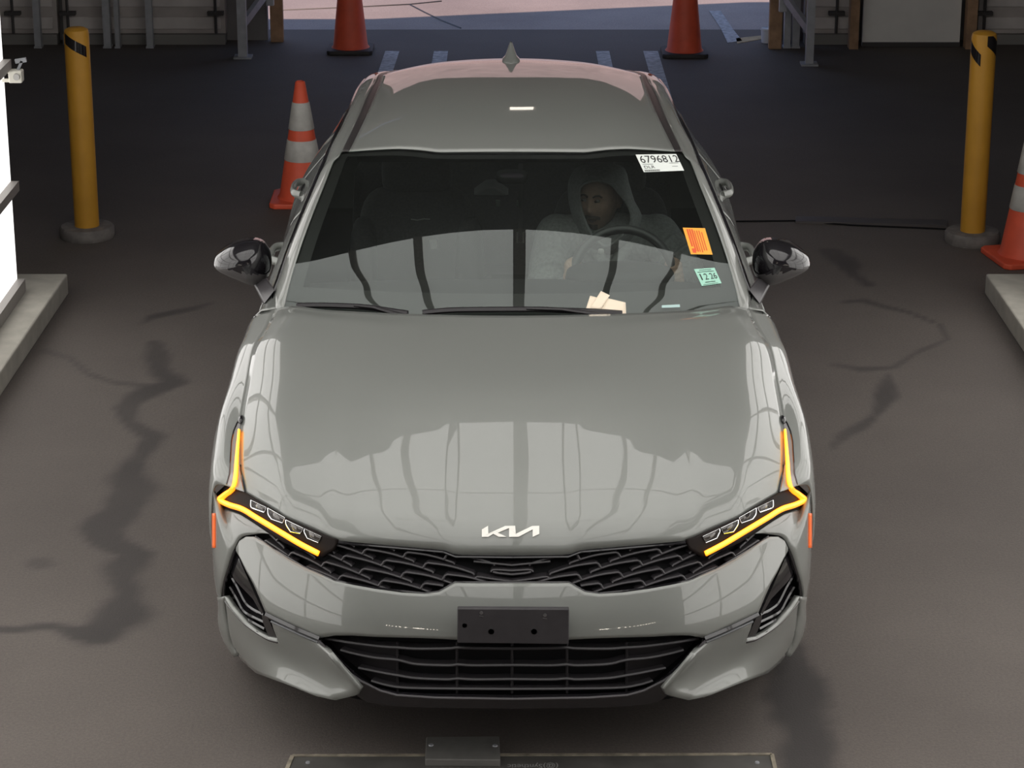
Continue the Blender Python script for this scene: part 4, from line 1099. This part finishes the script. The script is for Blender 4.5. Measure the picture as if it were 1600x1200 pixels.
MB().lathe([(.05,.0),(.056,.09),(.053,.10),(.045,.095)], n=20).build('shell', mat('bucket_white', (.62,.66,.72), .5), bk, recalc=True)
MB().lathe([(.058,.085),(.060,.09),(.058,.096)], n=20, cap=False).build('rim', mat('bucket_white'), bk, recalc=True)

# lamp above the yard opening (seen as a bright dash mirrored in the car roof)
hp = cast(rtree, 810.5, 168.5); hn = rtree.find_nearest(hp)[1]; hn = hn if hn.z > 0 else -hn
dv = Vector(ray(810.5, 168.5)).normalized(); rv = dv - hn*2*dv.dot(hn); tt = min((10.93-hp.y)/rv.y, (4.62-hp.z)/rv.z); lp = hp + rv*tt
lm = empty('wall_lamp', (lp.x, min(lp.y, 10.96), lp.z)); tag(lm, 'short white strip lamp on the wall above the yard opening, mirrored in the roof', 'lamp')
MB().box(-.13,.13,-.02,.04,-.08,.08).build('lamp_body', ALU, lm, smooth=False); MB().box(-.11,.11,-.06,-.02,-.06,.06).build('tube_cover', mat('lamp_cover', (.9,.9,.88), .5, emit=(1,.9,.78), estr=4.5), lm, smooth=False)

# strings of small bulbs low on the front wall of the hall, mirrored as dotted lines in the bumper
for xa, xb, za, zb, n, lb in ((-5.5,-3.2,.72,.62,11,'string of bulbs on the front wall facing the left half of the bumper'), (4.1,7.5,.45,.85,13,'string of bulbs on the front wall facing the right half of the bumper')):
    e = empty('light_string', ((xa+xb)/2, -13.95, (za+zb)/2)); tag(e, lb, 'light string')
    inv = Matrix.Translation((-(xa+xb)/2, 13.95, -(za+zb)/2))
    o = MB().bar((xa-.1,-13.97,za),(xb+.1,-13.97,zb),.04,.04,up=(0,1,0)).build('rail', ALU, e, smooth=False); o.matrix_parent_inverse = inv
    for k in range(n):
        q = k/(n-1); o = MB().sell((xa+(xb-xa)*q,-13.92,za+(zb-za)*q), (.045,.04,.062), 1, 1, 12, 8).build('bulb', mat('bulb_glow', (1,1,.95), .5, emit=(1,.9,.75), estr=34.0), e); o.matrix_parent_inverse = inv

# ------------------------------------------------------------------ cones and bollards
ORANGE = mat('cone_orange', (.72,.10,.045), .55, noise_amt=.12, noise_scale=9)
COLLAR = mat('reflective_collar', (.50,.49,.46), .5, noise_amt=.15, noise_scale=18)
BASEB = mat('cone_base_black', (.03,.027,.027), .7)
def cone(loc, h, r0, base, label, collars=(), basem=None, stripe=False, rot=0):
    c = empty('traffic_cone', loc); c.rotation_euler = (0,0,rot); tag(c, label, 'traffic cone')
    rt = .026; zb = .03
    R = lambda z: r0 + (rt-r0)*(z-zb)/(h-zb)
    MB().lathe([(r0+.012,zb),(r0,zb+.015),(R(h*.5),h*.5),(rt,h-.004),(rt-.006,h),(rt-.012,h-.02)], n=36).build('shell', ORANGE, c, recalc=True, sharp=50)
    b = MB(); s = base/2; k = s*.16
    b.prism([(-s+k,-s,0),(s-k,-s,0),(s,-s+k,0),(s,s-k,0),(s-k,s,0),(-s+k,s,0),(-s,s-k,0),(-s,-s+k,0)], (0,0,zb))
    b.build('base', basem or ORANGE, c, bevel=.008, recalc=True, smooth=False)
    for z0, z1 in collars:
        MB().lathe([(R(z0)+.0015,z0),(R(z0)+.003,z0+.003),(R(z1)+.003,z1-.003),(R(z1)+.0015,z1)], n=36, cap=False).build('reflective_collar', COLLAR, c, recalc=True)['label'] = 'grey white reflective collar'
    return c
cone(tuple(pZ(474-800, 315, 0)), .655, .125, .34, 'orange cone with two grey reflective bands behind the car, beside the left mirror', ((.235,.345),(.400,.545)))
cr_ = pZ(1602-800, 410, 0)
cone((cr_.x+.015, cr_.y+.06, 0), .72, .13, .36, 'orange cone with reflective bands standing at the end of the right kerb', ((.26,.38),(.44,.60)), rot=.2)
cone(tuple(pZ(548-800, 80, 0)), .92, .118, .31, 'plain faded orange cone with black base at the left of the yard opening', (), BASEB)
cone(tuple(pZ(1069-800, 85, 0)), .92, .118, .31, 'plain faded orange cone with black base at the right of the yard opening', (), BASEB)
YEL = mat('bollard_yellow', (.58,.29,.030), .5, noise_amt=.08, noise_scale=7)
STONE = mat('bollard_concrete', (.17,.155,.145), .9, noise_amt=.25, noise_scale=22, bump=.3)
def bollard(loc, label, stripe):
    b = empty('bollard', loc); tag(b, label, 'bollard')
    MB().lathe([(.133,0),(.138,.012),(.138,.05),(.130,.06),(.0,.06)], n=40).build('base', STONE, b, recalc=True)
    MB().lathe([(.062,.055),(.062,1.045),(.058,1.065),(.04,1.075),(.0,1.078)], n=36).build('post', YEL, b, recalc=True)
    for a0, a1, z0, z1, w in stripe:
        G = [[Vector((.0632*math.sin(a0+(a1-a0)*i/12), -.0632*math.cos(a0+(a1-a0)*i/12), min(1.062, z0+(z1-z0)*i/12 + s))) for i in range(13)] for s in (-w/2, -w/6, w/6, w/2)]
        MB().grid(G).build('stripe_tape', GLOSSB, b, out=None)['label'] = 'black diagonal tape stripe'
pl = pZ(137-800, 370, 0); prr = pZ(1518.5-800, 378, 0)
bollard((pl.x, pl.y+.0, 0), 'yellow bollard with a short black diagonal stripe, left of the car by the glowing wall', [(-.95,.95,1.030,.960,.055)])
bollard((prr.x, prr.y, 0), 'yellow bollard with a wide wrapped black stripe, right of the car by a cone', [(-1.5,-.35,1.005,.940,.06),(.1,1.6,1.05,.970,.075)])

# ------------------------------------------------------------------ small things
sp = pY(25-800, 116, 4.62)
sn = empty('camera_unit', tuple(sp)); tag(sn, 'small white camera unit on a bracket at the end of the left glowing wall', 'camera')
wm = mat('unit_white', (.72,.70,.62), .5)
MB().box(-.03,.03,-.03,.03,-.035,.02).build('housing', wm, sn, bevel=.006, smooth=False)
MB().lathe([(.016,0),(.014,-.012),(.0,-.012)], (.008,-.03,-.005), 16, axis='y').build('lens', mat('unit_glass', (.45,.44,.42), .3), sn, recalc=True)
MB().bar((-.075,0,.012),(-.02,0,.012),.014,.014).bar((-.075,0,-.028),(-.02,0,-.028),.014,.014).build('bracket', wm, sn, smooth=False)
MB().bar((.01,.0,.02),(.03,.0,.06),.012,.012).bar((.0,.0,.058),(.05,.0,.066),.012,.02).build('clamp', mat('unit_grey', (.25,.26,.28), .4), sn, smooth=False)
gpq = [pZ(a-800, b, .028) for a, b in [(666,1151),(780,1150),(782,1187),(664,1186)]]
bx = empty('sensor_box', tuple((sum(gpq, Vector())/4).xy) + (0,)); tag(bx, 'small grey metal box with two screws on the floor in front of the car', 'sensor box')
bx_inv = Matrix.Translation((-bx.location.x, -bx.location.y, 0))
o = MB().prism([Vector((p.x,p.y,.004)) for p in gpq], (0,0,.024)).build('cover', mat('box_metal', (.17,.165,.155), .5, .3, noise_amt=.12), bx, recalc=True, bevel=.003, smooth=False); o.matrix_parent_inverse = bx_inv
for a, b in [(673.5,1164.5),(773.5,1165.5)]:
    o = MB().lathe([(.008,0),(.007,.003),(.0,.003)], pZ(a-800, b, .028), 12).build('screw', STEEL, bx, recalc=True); o.matrix_parent_inverse = bx_inv
pc = [pZ(a-800, b, .004) for a, b in [(457,1181),(1206,1179),(1216,1222),(440,1222)]]
fp = empty('floor_plate', tuple((sum(pc, Vector())/4).xy) + (0,)); tag(fp, 'steel plate with a pale rim let into the floor at the very front', 'floor plate')
fp_inv = Matrix.Translation((-fp.location.x, -fp.location.y, 0))
def FB(b, n, m, **k):
    r = b.build(n, m, fp, **k)
    for o in (r if isinstance(r, list) else [r]): o.matrix_parent_inverse = fp_inv
    return r
FB(MB().prism([p - Vector((0,0,.004)) for p in pc], (0,0,.004)), 'plate', mat('plate_steel', (.10,.095,.088), .55, .2, noise_amt=.2, noise_scale=9), recalc=True, smooth=False)
FB(MB().bar(pc[0], pc[1], .012, .006).bar(pc[1], pc[2], .012, .006).bar(pc[0], pc[3], .012, .006), 'rim', mat('rim_sandy', (.24,.21,.16), .8, noise_amt=.4, noise_scale=30), smooth=False)
sb = MB()
for a, b in [(481,1192),(1183,1192)]: sb.lathe([(.007,0),(.006,.004),(.0,.004)], pZ(a-800, b, .004), 12)
FB(sb, 'screw', STEEL, recalc=True, split=True)
tb = MB(); tq = [(793,1192),(872,1191.5),(872,1200.5),(793,1201)]
V, Fs = glyphs('(@)Synthetic')
tb.v = [pZ(*(lambda q: (q[0]-800, q[1]))(bil(tq, 1-x, 1-y)), .0055) for x, y in V]; tb.f = list(Fs)
FB(tb, 'lettering', mat('plate_print', (.30,.30,.29), .7), out=(0,0,1), smooth=False)
